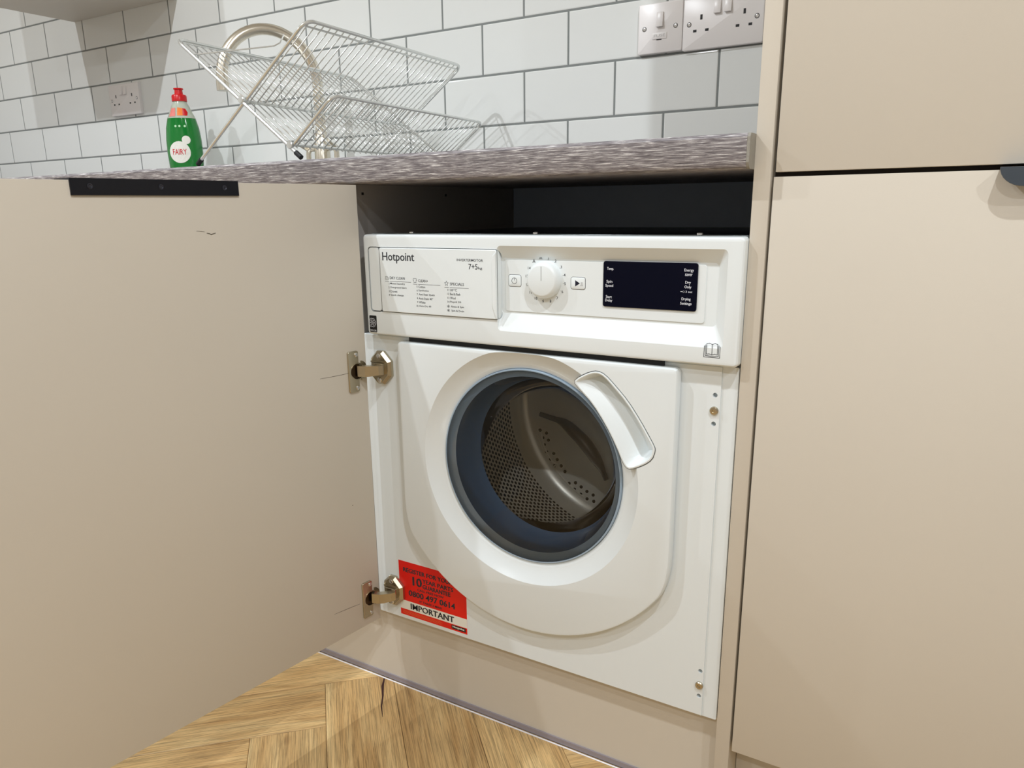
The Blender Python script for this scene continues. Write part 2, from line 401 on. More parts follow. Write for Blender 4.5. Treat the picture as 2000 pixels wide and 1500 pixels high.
# ================================================================ WORKTOP + SINK
ZT, ZB = 0.9272, 0.8887
bm = bmesh.new()
prof = [(-0.025, ZT-0.004), (-0.0215, ZT), (0.5520, ZT), (0.5520, ZB), (-0.0185, ZB), (-0.0225, ZB+0.0022), (-0.0247, ZB+0.007)]
R = [[bm.verts.new((x, y, z)) for y, z in prof] for x in (X0+0.002, -0.0035)]
for i in range(len(prof)): j = (i+1) % len(prof); bm.faces.new((R[0][i], R[0][j], R[1][j], R[1][i]))
bm.faces.new(R[0]); bm.faces.new(R[1][::-1])
wm = frombm(bm, 'worktop')
wt = thing('worktop', (-1.8, 0.26, ZB), 'long grey wood-effect laminate worktop over the washing machine', 'worktop')
wt_b = link('worktop_slab', wm, WORKTOP, None, True); wt_b.parent = wt; wt_b.matrix_parent_inverse = Matrix.Translation((1.8, -0.26, -ZB))
def under(parent):                           # convert a child already modelled in world coordinates
    pass
bm = bmesh.new(); R = [[bm.verts.new((x, y, z)) for y, z in prof] for x in (-0.0033, 0.0)]
for i in range(len(prof)): j = (i+1) % len(prof); bm.faces.new((R[0][i], R[0][j], R[1][j], R[1][i]))
bm.faces.new(R[0]); bm.faces.new(R[1][::-1])
e = obj('end_strip', bm, mat('worktop_end_strip', srgb(150, 146, 136), 0.5, bump=(300, 0.5, 0.001)), wt); e.matrix_parent_inverse = Matrix.Translation((1.8, -0.26, -ZB))
class P_:                                     # parent children modelled in world coordinates under an Empty
    pass
def adopt(root, *kids):
    inv = (Matrix.Translation(root.location) @ Matrix.Rotation(root.rotation_euler.z, 4, 'Z')).inverted()
    for k in kids: k.parent = root; k.matrix_parent_inverse = inv
    return kids[0]
bm = bmesh.new(); box(bm, -1.50, -0.64, 0.03, 0.50, ZT, ZT+0.0012)
for i in range(14): box(bm, -1.44, -0.70, 0.06+i*0.030, 0.066+i*0.030, ZT+0.0012, ZT+0.0018)
tag(obj('draining_board', bm, mat('sink_steel', srgb(190, 190, 188), 0.3, metal=1)), 'flat stainless steel draining board under the wire dish rack', 'draining board')

# ================================================================ CUPBOARDS
# tall end panel
ep = boxobj('end_panel', (0.0, 0.0192, 0.0, Y1-0.0005, 0.0, 2.15), BEIGE, bev=0.0004)
tag(ep, 'narrow beige full-height end panel between worktop and tall cupboard', 'end panel')
# tall cupboard
DZ0, DZ1, UZ0 = 0.1152, 0.8796, 0.8849
tc_ = thing('tall_cupboard', (0.32, 0.28, 0), 'tall beige cupboard with two flat doors right of the washing machine', 'cupboard')
c1 = boxobj('carcass', (0.0198, 0.6200, 0.0215, Y1-0.001, 0.112, 2.15), mat('brown_black_board', srgb(60, 50, 42), 0.6))
d1 = boxobj('door', (0.0228, 0.6180, 0.0, 0.0190, DZ0, DZ1), BEIGE, bev=0.0005)
d2 = boxobj('door', (0.0242, 0.6180, 0.0, 0.0190, UZ0, 2.14), BEIGE, bev=0.0005)
k1 = boxobj('plinth', (0.0200, 0.62, 0.045, 0.06, 0, 0.111), BEIGE)
adopt(tc_, c1, d1, d2, k1)
def pull(w):        # edge pull: plate behind, cap over the door's top edge, lip in front; local: X along door, -Y front, Z up, door 19 mm thick from y=0 to .019
    bm = bmesh.new()
    box(bm, 0, w, -0.016, 0.0205, 0.0002, 0.0022)                   # cap across the top edge
    box(bm, 0, w, 0.0192, 0.0212, -0.0165, 0.0022)                  # screw plate on the inside face
    # lip with rounded lower corners
    r = 0.022; h = 0.0185
    P = [(w, 0.0022), (0, 0.0022)]
    L = []
    for i in range(9): a = pi/2*i/8; L.append((r*(1-cos(a)), 0.0022-h*sin(a)))
    Rr = [(w-x, z) for x, z in reversed(L)]
    out = L[1:]+Rr[:-1]; pts = [(0, 0.0022)]+out+[(w, 0.0022)]
    pts = pts
    loft(bm, pts, [(0.0003, -0.0185), (0, -0.0178), (0, -0.0160)])
    return frombm(bm, 'handle')
hm = pull(0.212)
h2 = link('handle', hm, GREYM, None, True); h2.parent = d1; h2.location = (0.2400, 0.0, DZ1); h2['label'] = 'dark grey metal edge pull'

# left neighbour carcass and two base cupboards under the rest of the worktop
bxs = [(-1.212, -0.6345), (-1.812, -1.214), (-2.412, -1.814), (-3.012, -2.414), (-3.598, -3.014)]
names = ['next to the open door', 'second from the washing machine', 'third from the washing machine', 'fourth from the washing machine', 'at the left wall']
for i, (a, b) in enumerate(bxs):
    t = thing('base_cupboard', ((a+b)/2, 0.27, 0.15), 'beige base cupboard under the worktop, '+names[i], 'cupboard', 'base cupboards under the worktop')
    bm = bmesh.new()
    box(bm, b-0.017, b, 0.0205, 0.49, 0.152, ZB-0.0005); box(bm, a, a+0.017, 0.0205, 0.49, 0.152, ZB-0.0005); box(bm, a+0.017, b-0.017, 0.0205, 0.49, 0.152, 0.169); box(bm, a+0.017, b-0.017, 0.48, 0.49, 0.169, ZB-0.0005)
    kids = [obj('carcass', bm, SIDEB), boxobj('door', (a+0.002, b-0.004, 0.0, 0.0190, 0.156, 0.884), BEIGE, bev=0.0005)]
    adopt(t, *kids)
sp = boxobj('side_panel', (-0.6325, -0.6136, 0.0060, 0.4870, 0.152, ZB-0.0003), SIDEB)
tag(sp, 'dark inner side board left of the space above the washing machine', 'board')
for z_, y_ in ((0.8765, 0.02), (0.8755, 0.245)):
    bm = bmesh.new(); box(bm, -0.6138, -0.6132, y_, y_+0.005, z_-0.004, z_); obj('screw_hole', bm, RUBBER, sp)
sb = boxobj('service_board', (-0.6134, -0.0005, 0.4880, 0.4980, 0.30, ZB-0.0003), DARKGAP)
tag(sb, 'dark board closing the space behind the washing machine', 'board')
# plinth and its seal
pl = thing('plinth', (-1.0, 0.03, 0), 'beige plinth board running along the floor under the washing machine', 'plinth')
k = [boxobj('plinth_board', (X0+0.002, -0.0005, 0.0217, 0.0377, 0.0005, 0.1495), BEIGE)]
bm = bmesh.new(); box(bm, X0+0.002, -0.0005, 0.0190, 0.0216, 0.0028, 0.0115); box(bm, X0+0.002, -0.0005, 0.0205, 0.0216, 0.0003, 0.0028)
k.append(obj('seal_strip', bm, SEAL)); adopt(pl, *k)
bm = bmesh.new(); tube(bm, [(X0+0.002, 0.0165, 0.0008), (-0.0005, 0.0165, 0.0008)], 0.0013, 6)
sl = obj('sealant_bead', bm, mat('white_sealant', srgb(238, 236, 240), 0.2)); tag(sl, 'thin white sealant bead along the foot of the plinth', 'sealant')

# wall cupboards
for i, (a, b) in enumerate([(-2.186, -1.700)]):
    t = thing('wall_cupboard', ((a+b)/2, 0.4, 1.408), 'beige wall cupboard above the tiles at the upper left', 'cupboard')
    adopt(t, boxobj('carcass', (a, b, 0.232, YT-0.0008, 1.408, 2.15), mat('pale_underside', srgb(214, 209, 198), 0.5) if i == 0 else bpy.data.materials['pale_underside']),
          boxobj('door', (a+0.0015, b-0.0015, 0.211, 0.230, 1.410, 2.148), BEIGE, bev=0.0005))

# ================================================================ OPEN DOOR OF THE WASHING MACHINE CUPBOARD
ang = atan2(-0.9931, -0.1172)                # direction away from the hinge
od = thing('cupboard_door', (-0.591, -0.02, 0.1544), 'large beige cupboard door standing open left of the washing machine', 'door', rz=ang)
od.rotation_euler = (-0.0045, 0, ang)
# local frame: X along the door from the hinge edge, +Y is the inner face side (towards the machine), Z up
DH = 0.8865-0.1544
dp = boxobj('door_panel', (0, 0.596, -0.0190, 0, 0, DH), BEIGE, od, bev=0.0005)
def flipy(me):
    for v in me.vertices: v.co.y = -v.co.y
    me.flip_normals(); return me
ph = hm.copy()
for v in ph.vertices: v.co.y = v.co.y-0.019     # local y: 0 (inside face) .. ; front lip beyond -0.019
for v in ph.vertices: pass
ph.materials.clear()
hd = link('handle', ph, BLACKM, od, True); hd.location = (0.2045, 0, DH); hd['label'] = 'black metal edge pull with three screws'
for t_ in (0.0205, 0.1065, 0.1905):
    bm = bmesh.new(); rings_xz(bm, t_, -0.0065, [(0.0031, 0.0021), (0.0031, 0.0027), (0.0022, 0.0029), (0.0016, 0.0023), (0.0002, 0.0023)], 20)
    obj('screw', bm, mat('blackened_screw', srgb(70, 72, 82), 0.3, metal=0.8) if 'blackened_screw' not in bpy.data.materials else bpy.data.materials['blackened_screw'], hd)
# pencil lines and scuffs on the inner face
def mark(name, pts, wdt):
    bm = bmesh.new(); n = len(pts); V = []
    for i, (x, z) in enumerate(pts):
        k_ = wdt*(0.35+0.65*sin(pi*(i+0.5)/n)); V.append((bm.verts.new((x, 0.00012, z-k_)), bm.verts.new((x, 0.00012, z+k_))))
    for a, b in zip(V, V[1:]): bm.faces.new((a[0], b[0], b[1], a[1]))
    return obj(name, bm, SCRATCH, od)
mark('pencil_mark', [(0.037, 0.4468), (0.05, 0.4467), (0.07, 0.447), (0.094, 0.4478)], 0.00035)
mark('pencil_mark', [(0.0446, 0.0462), (0.06, 0.0480), (0.08, 0.0497), (0.1, 0.0515)], 0.00035)
mark('scuff', [(0.243, 0.6690), (0.247, 0.6680), (0.250, 0.6672), (0.252, 0.6684), (0.256, 0.6692)], 0.0007)
mark('scuff', [(0.258, 0.6708), (0.264, 0.6716), (0.270, 0.6722)], 0.00025)
mark('scuff', [(0.0455, 0.2270), (0.0465, 0.2272), (0.0475, 0.2272)], 0.0008)
Mod = Matrix.Translation(od.location) @ Matrix.Rotation(ang, 4, 'Z') @ Matrix.Rotation(-0.0045, 4, 'X')
def hinge(zl):
    h = thing('hinge', (0, 0, 0), None, None); del_ = [h]
    bpy.data.objects.remove(h)
    # cup plate (mesh root of the hinge part), rectangular with a round well
    bm = bmesh.new(); P = rrect(0.0180, 0.0390, zl-0.033, zl+0.033, 0.003, 3)
    bm2 = None
    me = None
    loft(bm, P, [(0, 0.0001), (0, 0.0024), (0.0006, 0.003)]); me = frombm(bm, 'hinge')
    bm = bmesh.new(); loft(bm, circ(0.0225, zl, 0.0125, 28), [(0, -0.002), (0, 0.006)]); c = frombm(bm, 'c')
    me = boolean(me, [c], 'hinge'); me.materials.clear()
    root = link('hinge', me, HINGE, od, True)
    bm = bmesh.new()                                             # curved well wall standing out toward the edge
    Rr = []
    for i in range(21):
        a = radians(-150+300*i/20)+pi
        Rr.append([(0.0215+r*cos(a), y, zl+r*sin(a)) for r, y in ((0.0128, 0.0004), (0.0128, 0.0034), (0.0140, 0.0034), (0.0140, 0.0004))])
    V = [[bm.verts.new(p) for p in r] for r in Rr]
    for p, q in zip(V, V[1:]):
        for i in range(4): j = (i+1) % 4; bm.faces.new((p[i], p[j], q[j], q[i]))
    bm.faces.new(V[0]); bm.faces.new(V[-1][::-1])
    # crescent skirt plate towards the hinge edge
    Pc = [(0.0125, zl+0.0155)]+[(0.0125-0.0125*sin(radians(a)), zl+0.0155*cos(radians(a))) for a in range(10, 171, 10)]+[(0.0125, zl-0.0155)]
    loft(bm, Pc[::-1] if False else Pc, [(0, 0.0002), (0, 0.0016)])
    obj('cup', bm, HINGE, root, True)
    bm = bmesh.new(); rings_xz(bm, 0.0225, zl, [(0.0126, 0.0003), (0.0001, 0.0003)], 28)
    obj('cup_well', bm, mat('dark_nickel', srgb(80, 66, 50), 0.3, metal=1) if 'dark_nickel' not in bpy.data.materials else bpy.data.materials['dark_nickel'], root)
    # arm: from the well outwards and over to the machine plate (world axes, converted to door frame)
    inv = Mod.inverted(); zw = zl+0.1544
    bm = bmesh.new()
    tubep = [(-0.5925, -0.0385), (-0.580, -0.0345), (-0.5745, -0.030), (-0.5655, -0.019), (-0.562, -0.012)]
    prev = None
    for (xx, yy) in tubep:
        hw = 0.0085 if xx < -0.57 else 0.0075
        d_ = Vector((0.004, -0.004, 0))
        ring = [bm.verts.new(inv @ (Vector((xx, yy, zw+s*hw))+d_*q)) for s, q in ((-1, -1), (1, -1), (1, 1), (-1, 1))]
        if prev:
            for i in range(4): j = (i+1) % 4; bm.faces.new((prev[i], prev[j], ring[j], ring[i]))
        else: bm.faces.new(ring)
        prev = ring
    bm.faces.new(prev[::-1])
    obj('arm', bm, HINGE, root)
    # octagonal mounting plate on the machine front
    bm = bmesh.new(); cx_, hw, hh, c_ = -0.5735, 0.0205, 0.0275, 0.0125
    P = [(cx_-hw+c_, zw-hh), (cx_+hw-c_-0.003, zw-hh), (cx_+hw, zw-hh+c_+0.003), (cx_+hw, zw+hh-c_-0.003), (cx_+hw-c_-0.003, zw+hh), (cx_-hw+c_, zw+hh), (cx_-hw, zw+hh-c_), (cx_-hw, zw-hh+c_)]
    loft(bm, P, [(0.0052, -0.0060), (0.0046, -0.0066), (0.0036, -0.0064), (0, -0.0015), (0, 0.0035)])
    Pi = offset(P, 0.0056); loft(bm, Pi, [(0, -0.0061), (0, -0.0050)])
    box(bm, cx_-0.012, cx_+0.012, -0.0125, -0.0055, zw-0.009, zw+0.009, 0.0008)
    box(bm, cx_-0.016, cx_+0.010, -0.0090, -0.0055, zw+0.0095, zw+0.0115)
    for v in bm.verts: v.co = inv @ v.co
    obj('mounting_plate', bm, HINGE, root, True)
    def scr(p, r, frame):
        b2 = bmesh.new(); rings_xz(b2, 0, 0, [(r, 0.0004), (r, -0.0006), (r*0.75, -0.0012), (r*0.45, -0.0012), (r*0.38, -0.0005), (0.0001, -0.0005)], 20)
        for v in b2.verts: v.co = frame @ (v.co+Vector(p))
        obj('screw', b2, SCREW, root, True)
    for dz in (-0.0195, 0.0195): scr((cx_-0.001, -0.0064, zw+dz), 0.0042, inv)
    scr((cx_+0.004, -0.0125, zw), 0.0036, inv)
    fl = Matrix.Diagonal((1, -1, 1, 1))
    for dz in (-0.0265, 0.0265): scr((0.0225, -0.0030, zl+dz), 0.0034, fl)
hinge(0.602-0.1544); hinge(0.2027-0.1544)

# ================================================================ WASHING MACHINE
wm_ = thing('washing_machine', (-0.295, 0.25, 0.0), 'white integrated washer dryer with round glass door and black display', 'washing machine')
CX, CZ = -0.303, 0.4745
YB, YC = 0.004, -0.012
# cabinet: front plate with hole, sides, back, top lid
bm = bmesh.new(); loft(bm, rrect(-0.6125, -0.0028, 0.1512, 0.655, 0.002, 2)[:], [(0.0012, YB), (0, YB+0.0012), (0, YB+0.010)]); fp = frombm(bm, 'front')
bm = bmesh.new(); loft(bm, circ(CX, CZ, 0.162, 72), [(0, -0.05), (0, 0.06)]); c1 = frombm(bm, 'c')
cuts = [c1]
for zz in (0.6175, 0.5799): bm = bmesh.new(); loft(bm, circ(-0.0305, zz, 0.0031, 16), [(0, -0.05), (0, YB+0.008)]); cuts.append(frombm(bm, 'c'))
for zz in (0.2219, 0.1825): bm = bmesh.new(); loft(bm, circ(-0.0285, zz, 0.0031, 16), [(0, -0.05), (0, YB+0.008)]); cuts.append(frombm(bm, 'c'))
bm = bmesh.new(); box(bm, -0.0235, 0.01, -0.05, YB+0.0022, 0.10, 0.70); cuts.append(frombm(bm, 'c'))
hp0 = [(-0.2243, 0.6187), (-0.2140, 0.6269), (-0.1988, 0.6348), (-0.1874, 0.6373), (-0.1741, 0.6336), (-0.1590, 0.6198), (-0.1401, 0.6009), (-0.1213, 0.5753), (-0.1076, 0.5540), (-0.1008, 0.5410), (-0.0999, 0.5344), (-0.1037, 0.5207), (-0.1165, 0.5108), (-0.1356, 0.5019), (-0.1451, 0.5036), (-0.1513, 0.5145), (-0.1610, 0.5339), (-0.1766, 0.5607), (-0.1962, 0.5871), (-0.2158, 0.6049)]
bm = bmesh.new(); loft(bm, hp0[::-1], [(0, -0.05), (0, 0.05)]); cuts.append(frombm(bm, 'c'))
fp = boolean(fp, cuts, 'front_plate'); fp.materials.clear()
front = link('front_plate', fp, WHITE, None, True)
bm = bmesh.new()
box(bm, -0.5885, -0.5865, YB+0.0102, 0.4860, 0.152, 0.806); box(bm, -0.0065, -0.0045, YB+0.0102, 0.4860, 0.152, 0.806)
box(bm, -0.5865, -0.0065, 0.470, 0.4860, 0.152, 0.806); box(bm, -0.5865, -0.0065, YB+0.0102, 0.470, 0.152, 0.156)
box(bm, -0.5800, -0.0100, 0.07, 0.4860, 0.03, 0.152)
shell = obj('cabinet_shell', bm, WHITE)
lid = boxobj('lid', (-0.5885, -0.0045, 0.022, 0.4860, 0.800, 0.8105), mat('dark_lid_plastic', srgb(38, 42, 50), 0.35), bev=0.001)
rail = boxobj('top_rail', (-0.5860, -0.0030, 0.0068, 0.0220, 0.806, 0.8146), mat('rail_steel', srgb(120, 128, 130), 0.25, metal=1), bev=0.0008)
kids = [front, shell, lid, rail]
for i, (xx, zz) in enumerate(((-0.5115, 0.0), (-0.2950, 0), (-0.0640, 0))):
    bm = bmesh.new(); lathe(bm, [(0.0042, 0.8146), (0.0042, 0.8165), (0.0025, 0.8174)], 16, cx=xx, cy=0.014); kids.append(obj('screw', bm, SCREW, smooth=True))
for xx in (-0.50, -0.09):
    for yy in (0.12, 0.44):
        bm = bmesh.new(); lathe(bm, [(0.02, 0.0), (0.02, 0.012), (0.008, 0.014), (0.008, 0.031)], 16, cx=xx, cy=yy); kids.append(obj('foot', bm, RUBBER))
for xx, zz in ((-0.0305, 0.5974), (-0.0285, 0.1998)):
    bm = bmesh.new(); rings_xz(bm, xx, zz, [(0.0056, YB), (0.0056, YB-0.002), (0.0046, YB-0.0032), (0.0022, YB-0.0034), (0.0018, YB-0.0022), (0.0001, YB-0.0022)], 24)
    kids.append(obj('screw', bm, HINGE, smooth=True)); kids[-1]['label'] = 'brass coloured cross-head screw'
adopt(wm_, *kids)
def P2(o, part):
    o.parent = part; return o
def strokes(name, segs, m, parent, y, wdt=0.0004):
    bm = bmesh.new()
    for (x0, z0, x1, z1) in segs:
        d = Vector((x1-x0, z1-z0)); 
        if d.length < 1e-6: continue
        n = Vector((-d.y, d.x)).normalized()*wdt/2; d = d.normalized()*wdt/2
        q = [(x0-d.x+n.x, z0-d.y+n.y), (x1+d.x+n.x, z1+d.y+n.y), (x1+d.x-n.x, z1+d.y-n.y), (x0-d.x-n.x, z0-d.y-n.y)]
        bm.faces.new([bm.verts.new((a, y, b)) for a, b in q])
    me = bpy.data.meshes.new(name); bm.to_mesh(me); bm.free(); return P2(link(name, me, m), parent)
def polyl(pts, closed=True):
    n = len(pts); return [(pts[i][0], pts[i][1], pts[(i+1) % n][0], pts[(i+1) % n][1]) for i in range(n if closed else n-1)]
polyl_, strokes_ = polyl, strokes
# control panel with recessed fascia
bm = bmesh.new(); loft(bm, rrect(-0.5895, -0.0006, 0.6575, 0.8133, 0.006, 5), [(0.0050, YC), (0.0025, YC+0.0006), (0.0008, YC+0.0022), (0, YC+0.0055), (0, 0.0065)]); cp = frombm(bm, 'cp')
bm = bmesh.new()
def frus(bm, r0, y0, r1, y1, rad=0.006):
    A = rrect(*r0, rad, 5); B = rrect(*r1, rad, 5)
    a = [bm.verts.new((x, y0, z)) for x, z in A]; b = [bm.verts.new((x, y1, z)) for x, z in B]; n = len(A)
    for i in range(n): bm.faces.new((a[i], a[(i+1) % n], b[(i+1) % n], b[i]))
    bm.faces.new(a[::-1]); bm.faces.new(b)
def lerp(a, b, t): return tuple(p+(q-p)*t for p, q in zip(a, b))
rO = (-0.3430, -0.0200, 0.6800, 0.7990); rI = (-0.3430, -0.0330, 0.7045, 0.7820)
ext = 0.02/0.012
frus(bm, lerp(rO, rI, -ext), YC-0.02, rI, 0.0)
c1 = frombm(bm, 'c')
bm = bmesh.new(); loft(bm, rrect(-0.5790, -0.3405, 0.6950, 0.7945, 0.006, 4), [(0, -0.05), (0, -0.0005)]); c2 = frombm(bm, 'c')
cp = boolean(cp, [c1, c2], 'control_panel'); cp.materials.clear()
cpo = link('control_panel', cp, WHITEP, None, True); cp.set_sharp_from_angle(angle=radians(17)); adopt(wm_, cpo)
I3 = wm_.location
def P2(o, part):                               # sub-part of a part whose own frame is the world (adopted under wm_)
    o.parent = part; return o
P2(prism('fascia_inset', rrect(-0.3360, -0.0480, 0.7075, 0.7800, 0.004, 4), [(0.0006, -0.0012), (0, -0.0006), (0, 0.0004)], WHITEP), cpo)
P2(prism('end_insert', rrect(-0.5780, -0.5568, 0.6960, 0.7938, 0.005, 4), [(0.0008, YC+0.0002), (0, YC+0.001), (0, -0.0006)], WHITEP), cpo)
# detergent drawer front with finger pull on its right edge
P = rrect(-0.5545, -0.3425, 0.6960, 0.7935, 0.0025, 3)
dr = prism('detergent_drawer', P, [(0.0010, YC-0.0025), (0.0003, YC-0.0020), (0, YC-0.001), (0, -0.0006)], WHITEP); adopt(wm_, dr)
bm = bmesh.new()
V = [(-0.3423, 0.6965), (-0.3423, 0.7905), (-0.3480, 0.7860), (-0.3500, 0.7760), (-0.3500, 0.7150), (-0.3470, 0.7060)]
loft(bm, V, [(0.0012, YC-0.0040), (0, YC-0.0026), (0, YC-0.001)]); P2(obj('finger_pull', bm, WHITEP, smooth=True), dr)
SEAM = mat('seam_dark', srgb(96, 100, 98), 0.6)
sg0 = polyl_(rrect(-0.5549, -0.3421, 0.6956, 0.7939, 0.0028, 3))+polyl_(rrect(-0.5786, -0.5560, 0.6950, 0.7945, 0.0055, 4))
strokes_('drawer_seam', sg0, SEAM, cpo, YC-0.0002, 0.0007)
TXT = Matrix.Translation((0, YC-0.00262, 0))
tx = lambda s, x, z, w, h, a='l': (s, x, z, w, h, a)
P2(texts('brand_lettering', [tx('Hotpoint', -0.5486, 0.7705, 0.0615, 0.0165)], INK, None, TXT), dr)
P2(texts('capacity_lettering', [tx('INVERTERMOTOR', -0.4094, 0.7765, 0.045, 0.0036), tx('7+5', -0.3893, 0.7655, 0.0155, 0.0078), tx('kg', -0.3726, 0.7648, 0.0066, 0.0048)], INK, None, TXT), dr)
lst = []
def colm(x, ztop, head, hw, items, ul):
    lst.append(tx(head, x+0.0095, ztop, hw, 0.0040))
    z = ztop-0.0082
    for n_, s_, w_2 in items:
        lst.append(tx(n_, x+0.0078, z, None, 0.0029, 'r')); lst.append(tx(s_, x+0.0095, z-0.0003, w_2, 0.0034)); z -= 0.0058
    lst.append((poly_mesh([(x, ztop-0.0030), (x+0.0075, ztop-0.0030), (x+0.0075, ztop-0.0026), (x, ztop-0.0026)]), x, ztop-0.0030, 0, 0, 'l')) if False else None
colm(-0.5450, 0.7465, 'DRY CLEAN', 0.0290, [('1', 'Mixed laundry', 0.0290), ('2', 'Overground fabric', 0.0320), ('3', 'Duvet', 0.0135), ('4', 'Quick change', 0.0255)], 0.05)
colm(-0.4905, 0.7440, 'CLEAN+', 0.0180, [('5', 'Cotton', 0.0125), ('6', 'Synthetics', 0.0190), ('7', 'Anti-Stain Quick', 0.0300), ('8', "Anti-Stain 40°", 0.0265), ('9', 'White', 0.0120), ('10', 'Auto-Dry 60', 0.0225)], 0.05)
colm(-0.4325, 0.7415, 'SPECIALS', 0.0250, [('11', '20°C', 0.0125), ('12', 'Bed & Bath', 0.0180), ('13', 'Wool', 0.0095), ('14', 'Rapid 30', 0.0190)], 0.05)
lst += [tx('Rinse & Spin', -0.4215, 0.7085, 0.0225, 0.0036), tx('Spin & Drain', -0.4215, 0.7025, 0.0225, 0.0036)]
for i_ in range(2):
    z = (0.7085, 0.7025)[i_]
    lst.append(tx('*', -0.4290, z, 0.0045, 0.0045))
for lo, hi in ((-1, -0.495), (-0.495, -0.436), (-0.436, 0)):
    P2(texts('program_list', [l for l in lst if l and lo <= l[1] < hi], INK, None, TXT), dr)['kind'] = 'stuff'
ys = YC-0.00262
sg = [(-0.5450, 0.7432, -0.5375, 0.7432), (-0.5355, 0.7432, -0.4950, 0.7432), (-0.4905, 0.7407, -0.4830, 0.7407), (-0.4810, 0.7407, -0.4405, 0.7407), (-0.4325, 0.7382, -0.4250, 0.7382), (-0.4230, 0.7382, -0.3900, 0.7382)]
# heading icons: basket, shirt, star
sg += polyl([(-0.5445, 0.7458), (-0.5385, 0.7458), (-0.5380, 0.7478), (-0.5400, 0.7500), (-0.5440, 0.7505)]) + [(-0.544, 0.748, -0.539, 0.748)]
sg += polyl([(-0.4895, 0.7435), (-0.4850, 0.7435), (-0.4850, 0.7462), (-0.4838, 0.7466), (-0.4845, 0.7490), (-0.4900, 0.7490), (-0.4908, 0.7466), (-0.4895, 0.7462)])
st = [(-0.4290+0.0036*(1 if i % 2 == 0 else 0.45)*sin(pi*i/5), 0.7440+0.0036*(1 if i % 2 == 0 else 0.45)*cos(pi*i/5)) for i in range(10)]
sg += polyl(st)
strokes('heading_icons', sg, INK, dr, ys, 0.0005)
# dial
KX, KZ = -0.2710, 0.7536
bm = bmesh.new(); rings_xz(bm, KX, KZ, [(0.0262, -0.0011), (0.0262, -0.0014), (0.0250, -0.0016)], 64); rings_xz(bm, KX, KZ, [(0.0252, -0.0014), (0.0246, -0.0090), (0.0232, -0.0122), (0.0212, -0.0140), (0.0195, -0.0146), (0.0001, -0.0146)], 64)
dial = obj('program_dial', bm, WHITEP, smooth=True); adopt(wm_, dial)
bm = bmesh.new(); box(bm, KX-0.0003, KX+0.0003, -0.0148, -0.0145, KZ, KZ+0.019); P2(obj('pointer_line', bm, mat('grey_line', srgb(140, 142, 142), 0.6)), dial)
num = []
for i, s_ in enumerate(['1', '2', '3', '4', '5', '6', '7', '8', '9', '10', '11', '12', '13', '14']):
    a = radians(90-8-22.5*(i)) ; num.append(tx(s_, KX+0.0300*cos(a), KZ+0.0300*sin(a)-0.0017, None, 0.0036, 'c'))
P2(texts('dial_numbers', num, INK, None, Matrix.Translation((0, -0.00132, 0))), cpo)
sg = []
for i, a in enumerate((104.5, 127)):
    cx_, cz_ = KX+0.0305*cos(radians(a)), KZ+0.0305*sin(radians(a))
    sg += polyl([(cx_-0.002, cz_-0.0015), (cx_-0.001, cz_+0.0006), (cx_, cz_-0.001), (cx_+0.0012, cz_+0.0006), (cx_+0.002, cz_-0.0015)], False)
    sg += polyl([(cx_-0.0008, cz_+0.0016), (cx_, cz_+0.0026), (cx_+0.0008, cz_+0.0016)], True)
for i in range(14):
    a = radians(82-22.5*i); sg.append((KX+0.0275*cos(a), KZ+0.0275*sin(a), KX+0.0279*cos(a), KZ+0.0279*sin(a)))
strokes('dial_symbols', sg, INK, cpo, -0.00132, 0.0006)
# buttons
def button(x0, x1, z0, z1, name):
    b = prism(name, rrect(x0, x1, z0, z1, 0.0028, 4), [(0.0012, -0.0022), (0.0002, -0.0017), (0, -0.0010)], WHITEP); adopt(wm_, b)
    strokes('outline', polyl(rrect(x0-0.0002, x1+0.0002, z0-0.0002, z1+0.0002, 0.003, 4)), INK, b, -0.00125, 0.00055); return b
b1 = button(-0.3302, -0.3100, 0.7428, 0.7588, 'power_button')
strokes('power_symbol', polyl(circ(-0.3205, 0.7507, 0.0041, 20)) + [(-0.3205, 0.7515, -0.3205, 0.7545)], INK, b1, -0.00225, 0.0006)
b2 = button(-0.2322, -0.2110, 0.7428, 0.7588, 'start_button')
bm = bmesh.new(); bm.faces.new([bm.verts.new(p) for p in ((-0.2255, -0.00226, 0.7466), (-0.2185, -0.00226, 0.7508), (-0.2255, -0.00226, 0.7550))]); P2(obj('play_symbol', bm, mat('navy_ink', srgb(20, 24, 44), 0.5)), b2)
strokes('pause_symbol', [(-0.2165, 0.7490, -0.2165, 0.7522), (-0.2150, 0.7490, -0.2150, 0.7522), (-0.2178, 0.7480, -0.2140, 0.7480)], mat('grey_ink', srgb(150, 150, 155), 0.5), b2, -0.00226, 0.0006)
# display
ds = prism('display', rrect(-0.1845, -0.0585, 0.7222, 0.7812, 0.003, 4), [(0.0006, -0.0032), (0, -0.0026), (0, -0.0010)], SCREEN); adopt(wm_, ds)
for L in ([tx('Temp.', -0.1790, 0.7690, 0.0092, 0.0046), tx('Spin', -0.1795, 0.7525, 0.0082, 0.0045), tx('Speed', -0.1810, 0.7472, 0.0110, 0.0045), tx('Start', -0.1800, 0.7335, 0.0085, 0.0038), tx('Delay', -0.1808, 0.7280, 0.0100, 0.0045)],
  [tx('Energy', -0.0755, 0.7700, 0.0120, 0.0045), tx('saver', -0.0745, 0.7655, 0.0095, 0.0030), tx('Dry', -0.0737, 0.7550, 0.0070, 0.0045), tx('Only', -0.0745, 0.7495, 0.0088, 0.0045), tx('3 sec', -0.0728, 0.7450, 0.0085, 0.0026),
  tx('Drying', -0.0775, 0.7345, 0.0115, 0.0045), tx('Settings', -0.0790, 0.7290, 0.0145, 0.0045)]):
    P2(texts('display_lettering', L, INKW, None, Matrix.Translation((0, -0.00325, 0))), ds)
